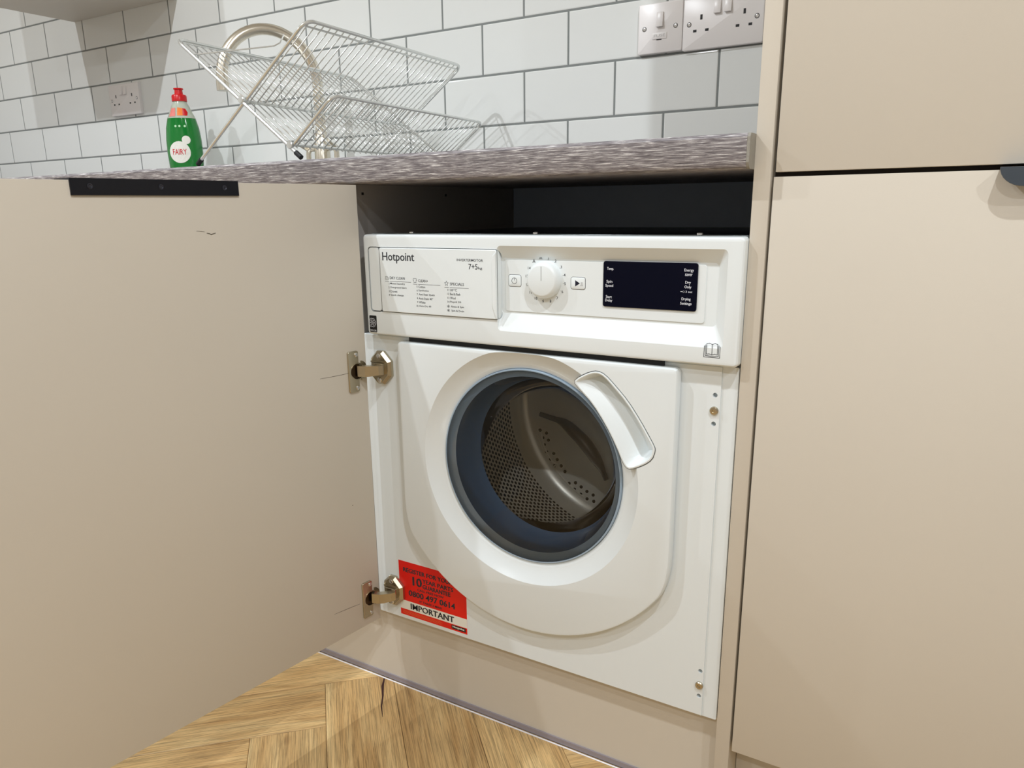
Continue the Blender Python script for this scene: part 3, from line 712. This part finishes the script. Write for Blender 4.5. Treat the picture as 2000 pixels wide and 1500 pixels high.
strokes('key_symbol', [(-0.0790, 0.7462, -0.0765, 0.7462)]+polyl(circ(-0.0752, 0.7462, 0.0011, 10)), INKW, ds, -0.00325, 0.0006)
# manual symbol
def book(x, z, s):
    g = polyl([(x+0.1*s, z+0.18*s), (x+0.1*s, z+0.95*s), (x+0.3*s, z+s), (x+0.5*s, z+0.92*s), (x+0.7*s, z+s), (x+0.9*s, z+0.95*s), (x+0.9*s, z+0.18*s), (x+0.7*s, z+0.22*s), (x+0.5*s, z+0.15*s), (x+0.3*s, z+0.22*s)])
    g += [(x+0.5*s, z+0.92*s, x+0.5*s, z+0.15*s)]
    g += polyl([(x+0.02*s, z+0.86*s), (x+0.02*s, z+0.08*s), (x+0.45*s, z+0.06*s), (x+0.55*s, z+0.06*s), (x+0.98*s, z+0.08*s), (x+0.98*s, z+0.86*s)], False)
    g += polyl([(x-0.08*s, z+0.78*s), (x-0.08*s, z-0.03*s), (x+1.08*s, z-0.03*s), (x+1.08*s, z+0.78*s)], False); return g
strokes('manual_symbol', book(-0.0415, 0.6690, 0.0170), INK, cpo, YC-0.0001, 0.0007)
# wool badge
bd = prism('wool_badge', rrect(-0.5885+0.005, -0.5690, 0.6615, 0.6880, 0.0015, 3), [(0, YC-0.0003), (0, YC+0.0003)], LBLACK); adopt(wm_, bd)
bdg = []
cxb, czb = -0.5778, 0.6765
for i in range(6):
    a = pi/3*i
    bdg += polyl([(cxb+0.0035*cos(a)+0.0040*cos(u)*1.0, czb+0.0035*sin(a)+0.0040*sin(u)) for u in [k*pi/6 for k in range(12)]])
strokes('yarn_symbol', bdg, INKW, bd, YC-0.0004, 0.0007)
P2(texts('wool_lettering', [tx('WOOL CARE', -0.5828, 0.6628, 0.0125, 0.0028)], INKW, None, Matrix.Translation((0, YC-0.0004, 0))), bd)
# red sticker
ys2 = YB-0.0002
stk = thing('x', (0, 0, 0), None, None); bpy.data.objects.remove(stk)
SX0, SX1, SZ0, SZ1 = -0.5640, -0.4225, 0.1590, 0.2625
bm = bmesh.new(); box(bm, SX0, SX1, ys2, YB, SZ0, SZ1); stk = obj('sticker', bm, RED); stk['label'] = 'red and white registration sticker'; adopt(wm_, stk)
bm = bmesh.new(); box(bm, SX0, SX1, ys2-0.0001, ys2, 0.1705, 0.1875); P2(obj('white_band', bm, LWHITE), stk)
bm = bmesh.new(); box(bm, -0.4545, -0.4255, ys2-0.0001, ys2, 0.1618, 0.1690); P2(obj('brand_box', bm, LBLACK), stk)
bm = bmesh.new(); box(bm, SX0-0.0075, SX0, ys2, YB, 0.196, 0.211); P2(obj('sticker_tab', bm, mat('dark_red_tab', srgb(170, 15, 15), 0.35)), stk)
MT = Matrix.Translation((0, ys2-0.0002, 0))
BOLD[0] = True
P2(texts('sticker_lettering', [tx('REGISTER FOR YOUR', -0.5540, 0.2430, 0.1040, 0.0080), tx('10', -0.5340, 0.2210, 0.0190, 0.0165), tx('YEAR PARTS', -0.5130, 0.2305, 0.0640, 0.0078), tx('GUARANTEE', -0.5130, 0.2200, 0.0580, 0.0080),
   tx('CALL FREE NOW', -0.5250, 0.2130, 0.0560, 0.0042), tx('0800 497 0614', -0.5440, 0.1990, 0.0980, 0.0110), tx('IT TAKES 2 MINS', -0.5210, 0.1915, 0.0470, 0.0038),
   tx('IMPORTANT', -0.5410, 0.1735, 0.0920, 0.0110)], INK, None, MT), stk)
BOLD[0] = True
P2(texts('brand_lettering', [tx('Hotpoint', -0.4520, 0.1632, 0.0240, 0.0048)], LWHITE, None, MT), stk)
BOLD[0] = False
strokes('small_print', [(-0.5585, 0.1675-0.0018*i, -0.4780+0.004*(i % 2), 0.1675-0.0018*i) for i in range(4)], mat('orange_print', srgb(245, 120, 70), 0.5), stk, ys2-0.0002, 0.0005)

gs = boxobj('gap_shade', (-0.515, -0.098, -0.0004, YB-0.0002, 0.6495, 0.6575), RUBBER); adopt(wm_, gs)  # black strip standing in for the shade between control panel and door
# porthole door
HW, RB = 0.2280, 0.2620
pts = []
a_lim = math.asin(HW/RB)                        # angle from straight down where the arc meets the sides
zc = CZ-RB*cos(a_lim)
arc = [(CX+RB*sin(t), CZ-RB*cos(t)) for t in [(-1+2*i/40)*(a_lim-0.09) for i in range(41)]]
def corner(p0, p1, p2, n=6): return [tuple(Vector(p0)*(1-t)**2+Vector(p1)*2*t*(1-t)+Vector(p2)*t*t) for t in [i/n for i in range(n+1)]]
rc = corner(arc[-1], (CX+HW, zc+0.004), (CX+HW, zc+0.045)); lc = corner((CX-HW, zc+0.045), (CX-HW, zc+0.004), arc[0])
ZD = 0.6495; rt = 0.006
tr_ = [(CX+HW, ZD-rt), (CX+HW-0.0018, ZD-0.0018), (CX+HW-rt, ZD)]; tl_ = [(CX-HW+rt, ZD), (CX-HW+0.0018, ZD-0.0018), (CX-HW, ZD-rt)]
pts = arc[:-1]+rc+tr_+tl_+lc[:-1]
bm = bmesh.new(); loft(bm, pts, [(0.0040, YC), (0.0016, YC+0.0007), (0.0003, YC+0.0025), (0, YC+0.005), (0, YB-0.002)]); dm = frombm(bm, 'door')
def cone_cut(prof, n=120):
    bm = bmesh.new(); R = rings_xz(bm, CX, CZ, prof, n); bm.faces.new(R[0]); bm.faces.new(R[-1][::-1]); return frombm(bm, 'c')
c1 = cone_cut([(0.1835, -0.05), (0.1805, YC-0.00005), (0.1775, YC+0.0022), (0.1660, -0.0010), (0.1525, 0.0040), (0.1505, 0.0060), (0.1490, 0.05)])
hp = [(-0.2233, 0.6167), (-0.2140, 0.6249), (-0.1988, 0.6328), (-0.1874, 0.6353), (-0.1761, 0.6316), (-0.1610, 0.6178), (-0.1421, 0.5989), (-0.1233, 0.5733), (-0.1096, 0.5520), (-0.1028, 0.5410), (-0.1019, 0.5354), (-0.1057, 0.5227), (-0.1175, 0.5128), (-0.1356, 0.5039), (-0.1431, 0.5056), (-0.1493, 0.5155), (-0.1589, 0.5359), (-0.1746, 0.5627), (-0.1942, 0.5891), (-0.2138, 0.6069)]
def smooth_poly(P, it=2):
    for _ in range(it):
        Q = []
        for i in range(len(P)):
            a, b = Vector(P[i]), Vector(P[(i+1) % len(P)]); Q += [tuple(a*0.75+b*0.25), tuple(a*0.25+b*0.75)]
        P = Q
    return P
hp = smooth_poly([(x+0.0015, z+0.0015) for x, z in hp][::-1], 1)
bm = bmesh.new(); loft(bm, hp, [(0, -0.03), (0, 0.03)]); c3 = frombm(bm, 'c')
dm = boolean(dm, [c1, c3], 'porthole_door'); dm.materials.clear()
pd = link('porthole_door', dm, WHITE, None, True); adopt(wm_, pd)
# moulded handle dish set in the opening
bm = bmesh.new()
rngs = []
hpo = hp
for ins, y in ((0.0004, YC+0.0006), (0.0006, YC-0.0006), (0.0022, YC-0.0010), (0.0036, YC-0.0002)):
    rngs.append([bm.verts.new((x, y, z)) for x, z in offset(hpo, ins)])
# inner surfaces: the side next to the glass is a long slope, the outer side a steep wall
inner = []
for (x, z) in offset(hpo, 0.0036):
    d = sqrt((x-CX)**2+(z-CZ)**2); a = atan2(z-CZ, x-CX)
    inner.append((x, z, d, a))
amin = min(i[3] for i in inner); amax = max(i[3] for i in inner)
fl_ = []
for (x, z, d, a) in inner:
    aa = min(max(a, amin+0.075), amax-0.11)
    rin, rout = 0.1890, 0.2060
    t = (d-0.158)/(0.215-0.158); t = min(max(t, 0), 1)
    dd = rin+(rout-rin)*t
    fl_.append(bm.verts.new((CX+dd*cos(aa), 0.0165 if t > 0.5 else 0.0150, CZ+dd*sin(aa))))
rngs.append(fl_)
for p, q in zip(rngs, rngs[1:]):
    for i in range(len(p)): j = (i+1) % len(p); bm.faces.new((p[i], p[j], q[j], q[i]))
bmesh.ops.triangle_fill(bm, edges=[e for e in bm.edges if e.verts[0] in fl_ and e.verts[1] in fl_], use_beauty=True)
hdl = obj('door_handle', bm, WHITEP, smooth=True); P2(hdl, pd)
# thin dark seam around the handle
strokes('handle_seam', polyl(offset(hp, -0.0003)), mat('seam_grey', srgb(95, 98, 98), 0.6), pd, YC-0.0002, 0.0006)
# tinted tunnel and glass
def bezel_bm():
    b = bmesh.new(); rings_xz(b, CX, CZ, [(0.1600, 0.0034), (0.1579, 0.0019), (0.1525, 0.0040), (0.1510, 0.0052), (0.1506, 0.0100)], 128); return b
bm = bmesh.new(); rings_xz(bm, CX, CZ, [(0.1508, 0.0075), (0.1504, 0.0022), (0.1494, 0.0012), (0.1480, 0.0014), (0.1472, 0.0050), (0.1440, 0.0080), (0.1372, 0.0120)], 128)
P2(obj('bezel', bezel_bm(), WHITE, smooth=True), pd)
P2(obj('glass_rim', bm, NAVY2, smooth=True), pd)
bm = bmesh.new(); rings_xz(bm, CX, CZ, [(0.1372, 0.0120), (0.1350, 0.0200), (0.1300, 0.0450), (0.1260, 0.0600), (0.1240, 0.0640)], 128)
P2(obj('tinted_ring', bm, NAVY, smooth=True), pd)
bm = bmesh.new(); R = rings_xz(bm, CX, CZ, [(0.1472, 0.0012), (0.130, -0.0016), (0.10, -0.0046), (0.06, -0.0066), (0.02, -0.0076), (0.0002, -0.0078)], 96)
gl = P2(obj('glass_cover', bm, GLASS, smooth=True), pd); gl['label'] = 'slightly domed clear cover'
bm = bmesh.new(); R = rings_xz(bm, CX, CZ, [(0.1250, 0.0620), (0.1225, 0.0800), (0.1150, 0.1000), (0.0980, 0.1150), (0.06, 0.1240), (0.02, 0.1270), (0.0002, 0.1272)], 96)
P2(obj('glass_bowl', bm, BOWL, smooth=True), pd)
# drum
DR, YD0, YD1 = 0.238, 0.105, 0.385
bm = bmesh.new(); rings_xz(bm, CX, CZ, [(0.1620, 0.0160), (0.1600, 0.03), (0.1500, 0.07), (0.1540, 0.1000), (0.1580, 0.1040), (0.2300, 0.1045)], 96); gk = obj('gasket', bm, mat('dark_grey_rubber', srgb(52, 52, 54), 0.5), smooth=True); adopt(wm_, gk)
bm = bmesh.new(); rings_xz(bm, CX, CZ, [(0.2300, YD0), (DR, YD0+0.01), (DR, YD1-0.02), (DR-0.006, YD1-0.008), (DR-0.02, YD1), (0.15, YD1+0.012), (0.05, YD1-0.004), (0.0003, YD1-0.008)], 128)
drum = obj('drum', bm, STEEL, smooth=True); adopt(wm_, drum)
# perforations on the wall
bm = bmesh.new(); st_ = 0.0098
nA = int(2*pi*DR/st_)
for jr in range(int((YD1-YD0-0.05)/(st_*0.87))):
    y = YD0+0.022+jr*st_*0.87
    for ia in range(nA):
        a = 2*pi*(ia+0.5*(jr % 2))/nA; ad = math.degrees(a) % 360
        if not (110 < ad < 335): continue
        if min(abs(ad-160), abs(ad-280), abs(ad-40)) < 7: continue
        r_ = DR-0.0004; vs = []
        for k_ in range(6):
            u = 0.0035*cos(k_*pi/3); v = 0.0035*sin(k_*pi/3); aa = a+u/r_
            vs.append(bm.verts.new((CX+r_*cos(aa), y+v, CZ+r_*sin(aa))))
        bm.faces.new(vs)
ho = P2(obj('perforations', bm, HOLE), drum); ho['kind'] = 'stuff'
# three lifters along the wall
for A in (160, 280, 40):
    bm = bmesh.new(); secs = []
    for y, s in ((YD0+0.02, 0.3), (YD0+0.05, 1), (YD1-0.06, 1), (YD1-0.02, 0.4)):
        sec = []
        for du, h in ((-0.030, 0), (-0.018, 0.018), (-0.006, 0.044), (0.006, 0.044), (0.018, 0.018), (0.030, 0)):
            a = radians(A)+du*(0.6+0.4*s)/DR; r_ = DR+0.001-h*s; sec.append(bm.verts.new((CX+r_*cos(a), y, CZ+r_*sin(a))))
        secs.append(sec)
    for p, q in zip(secs, secs[1:]):
        for i in range(5): bm.faces.new((p[i], p[i+1], q[i+1], q[i]))
    P2(obj('lifter', bm, STEEL, smooth=True), drum)
# glass refraction shaped as added ridges, raised swirl and holes of the back plate
def plate_y(x, z):
    r_ = sqrt((x-CX)**2+(z-CZ)**2)
    if r_ < 0.05: return YD1-0.005
    if r_ < 0.15: return YD1-0.004+0.016*(r_-0.05)/0.1
    return YD1+0.012-0.012*(r_-0.15)/0.068
def on_plate(L, rad, n=6):
    P = []
    for x, z in L:
        d = Vector((x-CX, z-CZ)); 
        if d.length > 0.213: d *= 0.213/d.length
        P.append(Vector((CX+d.x, 0, CZ+d.y)))
    P = fillet(P, 0.02, n)
    return [(p.x, plate_y(p.x, p.z)-rad*0.35, p.z) for p in P]
ZIGZAG1 = [(-0.5131, 0.3937), (-0.5047, 0.3603), (-0.4825, 0.3313), (-0.4661, 0.3267), (-0.4905, 0.3137), (-0.4707, 0.2874), (-0.438, 0.2671), (-0.4014, 0.259)]
ZIGZAG1 = [(CX+(x-CX)*0.9, CZ+(z-CZ)*0.9) for x, z in ZIGZAG1]
for rad, k_ in ((0.0022, 1.0), (0.0016, 1.07)):
    bm = bmesh.new(); tube(bm, on_plate([(CX+(x-CX)*k_, CZ+(z-CZ)*k_) for x, z in ZIGZAG1], rad), rad, 8); P2(obj('refraction_zigzag', bm, STEEL, smooth=True), drum)
bm = bmesh.new(); pth = on_plate([(-0.4942, 0.4432), (-0.4392, 0.4296), (-0.3901, 0.395), (-0.3633, 0.3577), (-0.3475, 0.3249)], 0.012, 8)
tube(bm, pth, [0.004+0.010*sin(pi*(i+0.6)/(len(pth)+0.2)) for i in range(len(pth))], 12); P2(obj('raised_swirl', bm, mat('dull_steel', srgb(120, 116, 110), 0.4, metal=0.7), smooth=True), drum)
bm = bmesh.new()
for x, z in [(-0.4951, 0.4083), (-0.4812, 0.4035), (-0.4886, 0.393), (-0.4765, 0.3892), (-0.4849, 0.3785), (-0.4793, 0.3643), (-0.4639, 0.3625), (-0.4699, 0.3499), (-0.4556, 0.3509), (-0.4606, 0.3372), (-0.4463, 0.3387), (-0.4376, 0.3281), (-0.4269, 0.305), (-0.4133, 0.3083), (-0.4145, 0.2947), (-0.4006, 0.3016), (-0.4004, 0.2866), (-0.3876, 0.2942), (-0.386, 0.2794), (-0.3738, 0.2891), (-0.3713, 0.2767)]:
    y = plate_y(x, z); rings_xz(bm, x, z, [(0.0036, y+0.003), (0.0034, y-0.0010), (0.0001, y-0.0016)], 10)
dm_ = P2(obj('back_plate_holes', bm, HOLE), drum); dm_['kind'] = 'stuff'

# ================================================================ SOCKETS
def kscale(x, y=0.5436): return 0.2381+(x-0.2381)*((y+0.9379)/(YT+0.9379))
def scr_(bm, x, y, z, r): rings_xz(bm, x, z, [(r, y), (r*0.9, y-0.0006), (r*0.5, y-0.0008), (r*0.35, y-0.0002), (0.0001, y-0.0002)], 18)
def socket(name, cx_, cz_, kind, label, group=None):
    root = thing(name, (cx_, YT, cz_), label, 'socket', group)
    wd, hh = (0.0725, 0.043) if kind == 'double' else (0.043, 0.043)
    pts_ = rrect(-wd, wd, -hh, hh, 0.003, 4)
    pl_ = prism('face_plate', pts_, [(0.0022, -0.0092), (0.0006, -0.0084), (0, -0.007), (0, 0.0)], SOCKET, root)
    fy = -0.0092
    scx = (-0.0605, 0.0605) if kind == 'double' else (-0.0302, 0.0302)
    for x in scx:
        bm = bmesh.new(); scr_(bm, x, fy, 0.0, 0.0032); obj('screw', bm, SCREW, root, True)
        bm = bmesh.new(); rings_xz(bm, x, 0.0, [(0.0043, fy-0.0001), (0.0031, fy-0.0001)], 18); obj('screw_recess_shade', bm, mat('shadow_grey', srgb(90, 88, 88), 0.8) if 'shadow_grey' not in bpy.data.materials else bpy.data.materials['shadow_grey'], root)  # flat grey ring colours in the shade of the recess round the screw
    if kind == 'double':
        for sx in (-1, 1):
            bm = bmesh.new(); V = []
            zc_, yt = 0.0245, fy
            b = box(bm, sx*0.0095-0.0062, sx*0.0095+0.0062, -0.0125, -0.008, zc_-0.0115, zc_+0.0115, 0.0008)
            for v in bm.verts: v.co.y += (v.co.z-zc_)*0.16
            obj('rocker_switch', bm, SOCKET, root, True)
            bm = bmesh.new(); x = sx*0.0385
            for (hx, hz, w2, h2_) in ((0, 0.0105, 0.0021, 0.0042), (-0.0111, -0.0115, 0.0032, 0.0021), (0.0111, -0.0115, 0.0032, 0.0021)):
                box(bm, x+hx-w2, x+hx+w2, fy-0.00015, fy+0.001, hz-h2_, hz+h2_)
            obj('pin_holes', bm, LBLACK, root)
    else:
        bm = bmesh.new(); box(bm, -0.0065, 0.0065, -0.0130, -0.008, 0.001, 0.0265, 0.0008)
        for v in bm.verts: v.co.y += (v.co.z-0.014)*0.14
        obj('rocker_switch', bm, SOCKET, root, True)
        bm = bmesh.new(); box(bm, -0.0140, 0.0140, -0.0102, -0.008, -0.0195, -0.0085, 0.0006); fu = obj('fuse_holder', bm, SOCKET, root, True)
        texts('fuse_marks', [tx('FUSE', -0.011, -0.0160, 0.022, 0.0048)], mat('pale_print', srgb(190, 188, 186), 0.6), fu, Matrix.Translation((0, -0.0103, 0)))
        bm = bmesh.new(); box(bm, -0.006, 0.004, -0.0100, -0.009, -0.0208, -0.0197); obj('fuse_slot', bm, LBLACK, root)
    return root
zs = lambda z: 0.8499+(z-0.8499)*((0.5436+0.9379)/(YT+0.9379))
socket('fused_switch', kscale(-0.3305), zs(1.1705), 'single', 'square white fused switch left of the double socket by the end panel', None)
socket('double_socket', kscale(-0.2135), zs(1.1680), 'double', 'white double socket on the tiles beside the beige end panel')
socket('double_socket', kscale(-1.9920), zs(1.1755), 'double', 'white double socket far left on the tiles behind the soap bottle')

# ================================================================ TAP
BX, BY = -1.120, 0.462
tp = thing('tap', (BX, BY, ZT+0.0015), 'brushed nickel swan-neck kitchen tap behind the dish rack', 'tap')
dv = Vector((-0.105, -0.200, 0)).normalized(); ra = 0.106
path = [(0, 0, 0.03), (0, 0, 0.12)]
zt_ = 0.200
for i in range(25):
    a = pi*i/24; c = dv*(ra-ra*cos(a)); path.append((c.x, c.y, zt_+ra*sin(a)*1.02))
e_ = dv*2*ra; path += [(e_.x, e_.y, zt_-0.01), (e_.x, e_.y, zt_-0.014)]
bm = bmesh.new(); tube(bm, path, 0.0120, 20); obj('spout', bm, NICKEL, tp, True)
bm = bmesh.new(); tube(bm, [(e_.x, e_.y, zt_-0.004), (e_.x, e_.y, zt_-0.024)], 0.0135, 20); obj('nozzle', bm, NICKEL, tp, True)
bm = bmesh.new(); lathe(bm, [(0.026, 0), (0.026, 0.006), (0.019, 0.010), (0.0175, 0.080), (0.014, 0.088), (0.0125, 0.10)], 28); obj('tap_body', bm, NICKEL, tp, True)
for sx in (-1, 1):
    bm = bmesh.new(); tube(bm, fillet([(0, 0, 0.062), (sx*0.045, 0.0, 0.062), (sx*0.045, 0, 0.012)], 0.012), 0.006, 12); lathe(bm, [(0.017, 0), (0.016, 0.004), (0.008, 0.010), (0.007, 0.014)], 20, cx=sx*0.045); obj('side_valve', bm, NICKEL, tp, True)
    bm = bmesh.new(); tube(bm, [(sx*0.045, 0, 0.062), (sx*0.052, -0.03, 0.075)], [0.006, 0.004], 10); obj('lever', bm, NICKEL, tp, True)

# ================================================================ SOAP BOTTLE
bo = thing('soap_bottle', (-1.590, 0.440, ZT), 'green washing-up liquid bottle with red cap on the worktop', 'bottle', rz=radians(38))
def ell(prof, m, name, n=40, parent=bo, smooth=True):
    bm = bmesh.new(); R = [[bm.verts.new((a*cos(2*pi*i/n), b*sin(2*pi*i/n), z)) for i in range(n)] for a, b, z in prof]
    for p, q in zip(R, R[1:]):
        for i in range(n): j = (i+1) % n; bm.faces.new((p[i], p[j], q[j], q[i]))
    bm.faces.new(R[0][::-1]); bm.faces.new(R[-1]); return obj(name, bm, m, parent, smooth)
ell([(0.034, 0.022, 0.0), (0.038, 0.026, 0.004), (0.043, 0.029, 0.04), (0.0450, 0.030, 0.075), (0.0445, 0.0295, 0.105), (0.0415, 0.028, 0.135), (0.0355, 0.0255, 0.158)], GREEN, 'green_body')
ell([(0.0355, 0.0255, 0.1582), (0.030, 0.023, 0.170), (0.0225, 0.0195, 0.188), (0.016, 0.0155, 0.200)], CLEARB, 'clear_neck')
ell([(0.0185, 0.0185, 0.200), (0.0185, 0.0185, 0.213), (0.0165, 0.0165, 0.216), (0.0105, 0.0105, 0.218), (0.0095, 0.0095, 0.228), (0.012, 0.012, 0.229), (0.012, 0.012, 0.232)], REDCAP, 'cap')
def wrap(name, pts2, m, h, pr):      # flat print hugging the front of the bottle (front = -Y side)
    me = poly_mesh(pts2) if not hasattr(pts2, 'vertices') else pts2
    bm = bmesh.new(); bm.from_mesh(me)
    bmesh.ops.triangulate(bm, faces=bm.faces)
    bmesh.ops.subdivide_edges(bm, edges=bm.edges, cuts=4, use_grid_fill=True)
    for v in bm.verts:
        x, z = v.co.x, v.co.y
        P_2 = pr
        for (a0, b0, z0), (a1, b1, z1) in zip(P_2, P_2[1:]):
            if z0 <= z <= z1: t = (z-z0)/(z1-z0); a = a0+(a1-a0)*t; b = b0+(b1-b0)*t; break
        v.co = Vector((x, -b*sqrt(max(0, 1-(x/a)**2))-h, z))
    m2 = bpy.data.meshes.new(name); bm.to_mesh(m2); bm.free(); return link(name, m2, m, bo)
BP = [(0.038, 0.026, 0.0), (0.043, 0.029, 0.04), (0.0450, 0.030, 0.075), (0.0445, 0.0295, 0.105), (0.0415, 0.028, 0.135), (0.0355, 0.0255, 0.158), (0.030, 0.023, 0.170), (0.0225, 0.0195, 0.190), (0.016, 0.0155, 0.2)]
wrap('round_label', circ(-0.006, 0.074, 0.027, 28), LWHITE, 0.0006, BP)
wrap('small_round_label', circ(0.013, 0.104, 0.0105, 20), LWHITE, 0.0006, BP)
tm = text_mesh('FAIRY', 0.036, 0.014)
for v in tm.vertices: v.co.x -= 0.024; v.co.y += 0.068
wrap('label_lettering', tm, REDINK, 0.0012, BP)
wrap('orange_label', [(-0.004, 0.164), (0.014, 0.164), (0.0165, 0.172), (0.012, 0.182), (-0.002, 0.184)], ORANGE, 0.0006, BP)
wrap('red_label', [(0.010, 0.164), (0.0205, 0.164), (0.0215, 0.172), (0.0165, 0.181), (0.010, 0.182)], REDCAP, 0.0010, BP)
wrap('pink_label', [(-0.026, 0.162), (-0.008, 0.162), (-0.008, 0.183), (-0.018, 0.183)], mat('pink_label', srgb(230, 130, 120), 0.4), 0.0006, BP)
for i, x in enumerate((-0.010, 0.0, 0.013)): wrap('bubble_print', circ(x, 0.138, 0.0028, 10), mat('pale_green_print', srgb(190, 235, 190), 0.4) if i == 0 else bpy.data.materials['pale_green_print'], 0.0006, BP)

# ================================================================ DISH RACK
rk = thing('dish_rack', (-0.8359, -0.008, ZT), 'folding chrome wire dish rack standing on the drainer', 'dish rack')
ax = Vector((-0.034, 0.478, 0))
def W3(x, z): return Vector((x+0.8359, 0, z-ZT))
At, Af = W3(-0.9887, 1.1374), W3(-0.7123, 0.9330)
Bt, Bf = W3(-0.6848, 1.1304), W3(-0.9712, 0.9330)
Ct, Cb = W3(-0.6378, 1.0192), W3(-0.7323, 0.9500)
Xc = W3(-0.8359, 1.0262)
dy = Vector((0, 0.006, 0))
def frame(name, a, b, r=0.0029, rad=0.022, sh=Vector((0, 0, 0))):
    bm = bmesh.new(); tube(bm, fillet([a+sh, b+sh, b+ax-sh, a+ax-sh], rad, 8), r, 10); return obj(name, bm, CHROME, rk, True)
frame('outer_frame', Af, At); frame('inner_frame', Bf, Bt, sh=dy); frame('lower_basket_frame', Cb, Ct, 0.0026, 0.02, dy*0.5)
def rod(name, a, b, r, par=rk):
    bm = bmesh.new(); tube(bm, [a, b], r, 8); return obj(name, bm, CHROME, par, True)
rod('cross_rod', Xc+dy*0.0, Xc+ax, 0.0026); rod('cross_rod', Cb+Vector((-.002, 0, .003)), Cb+ax+Vector((-.002, 0, .003)), 0.0026)
dirA = (Af-At).normalized(); CbA = At+dirA*((Cb-At).dot(dirA))
def lerpv(a, b, t): return a+(b-a)*t
def wires(a, b, n, r=0.00105, hook=0.0):
    proto = None; d = b-a
    for i in range(n):
        s = (i+1)/(n+1)
        if proto is None:
            bm = bmesh.new(); tube(bm, [Vector((0, 0, 0)), d], r, 6); me = frombm(bm, 'wire'); me.materials.append(CHROME)
            for p in me.polygons: p.use_smooth = True
            proto = me
        o = bpy.data.objects.new('wire', proto); COL.objects.link(o); o.parent = rk; o.location = a+ax*s
up1 = Vector((0.0, 0, 0.0))
wires(lerpv(At, Xc, 0.05), Xc+up1, 28)          # upper left wing
wires(Xc, lerpv(Xc, Bt, 0.985), 28)              # upper right wing
wires(Xc, CbA, 28)                               # lower left wing
wires(Cb+Vector((0, 0, .003)), lerpv(Cb, Ct, 0.98), 28)   # lower right wing
rod('wing_rod', lerpv(At, Xc, 0.05)+ax*0.02, lerpv(At, Xc, 0.05)+ax*0.98, 0.0014)
rod('wing_rod', lerpv(Bt, Xc, 0.06)+ax*0.02, lerpv(Bt, Xc, 0.06)+ax*0.98, 0.0016)
# plate bars: wires closing each tier bottom
# locking wire across the top of the two wings
bm = bmesh.new(); q0 = W3(-0.9500, 1.1085); q1 = W3(-0.7560, 1.1010); q2 = W3(-0.7420, 1.1040); q3 = W3(-0.7320, 1.1150)
tube(bm, [tuple(v+Vector((0, 0.004, 0))) for v in (q0, q1, q2, q3)], 0.0011, 6); obj('locking_wire', bm, CHROME, rk, True)
for p_, d_ in ((Af, dirA), (Af+ax, dirA), (Bf+dy, (Bf-Bt).normalized()), (Bf+ax-dy, (Bf-Bt).normalized())):
    bm = bmesh.new(); tube(bm, [p_-d_*0.012, p_+d_*0.002], 0.0042, 10); obj('rubber_foot', bm, RUBBER, rk, True)
for c_ in (Xc, Cb):
    bm = bmesh.new(); rings_xz(bm, c_.x, c_.z+0.002, [(0.0001, -0.0042), (0.0055, -0.0040), (0.0062, -0.003), (0.0055, -0.001)], 20); obj('rivet', bm, CHROME, rk, True)
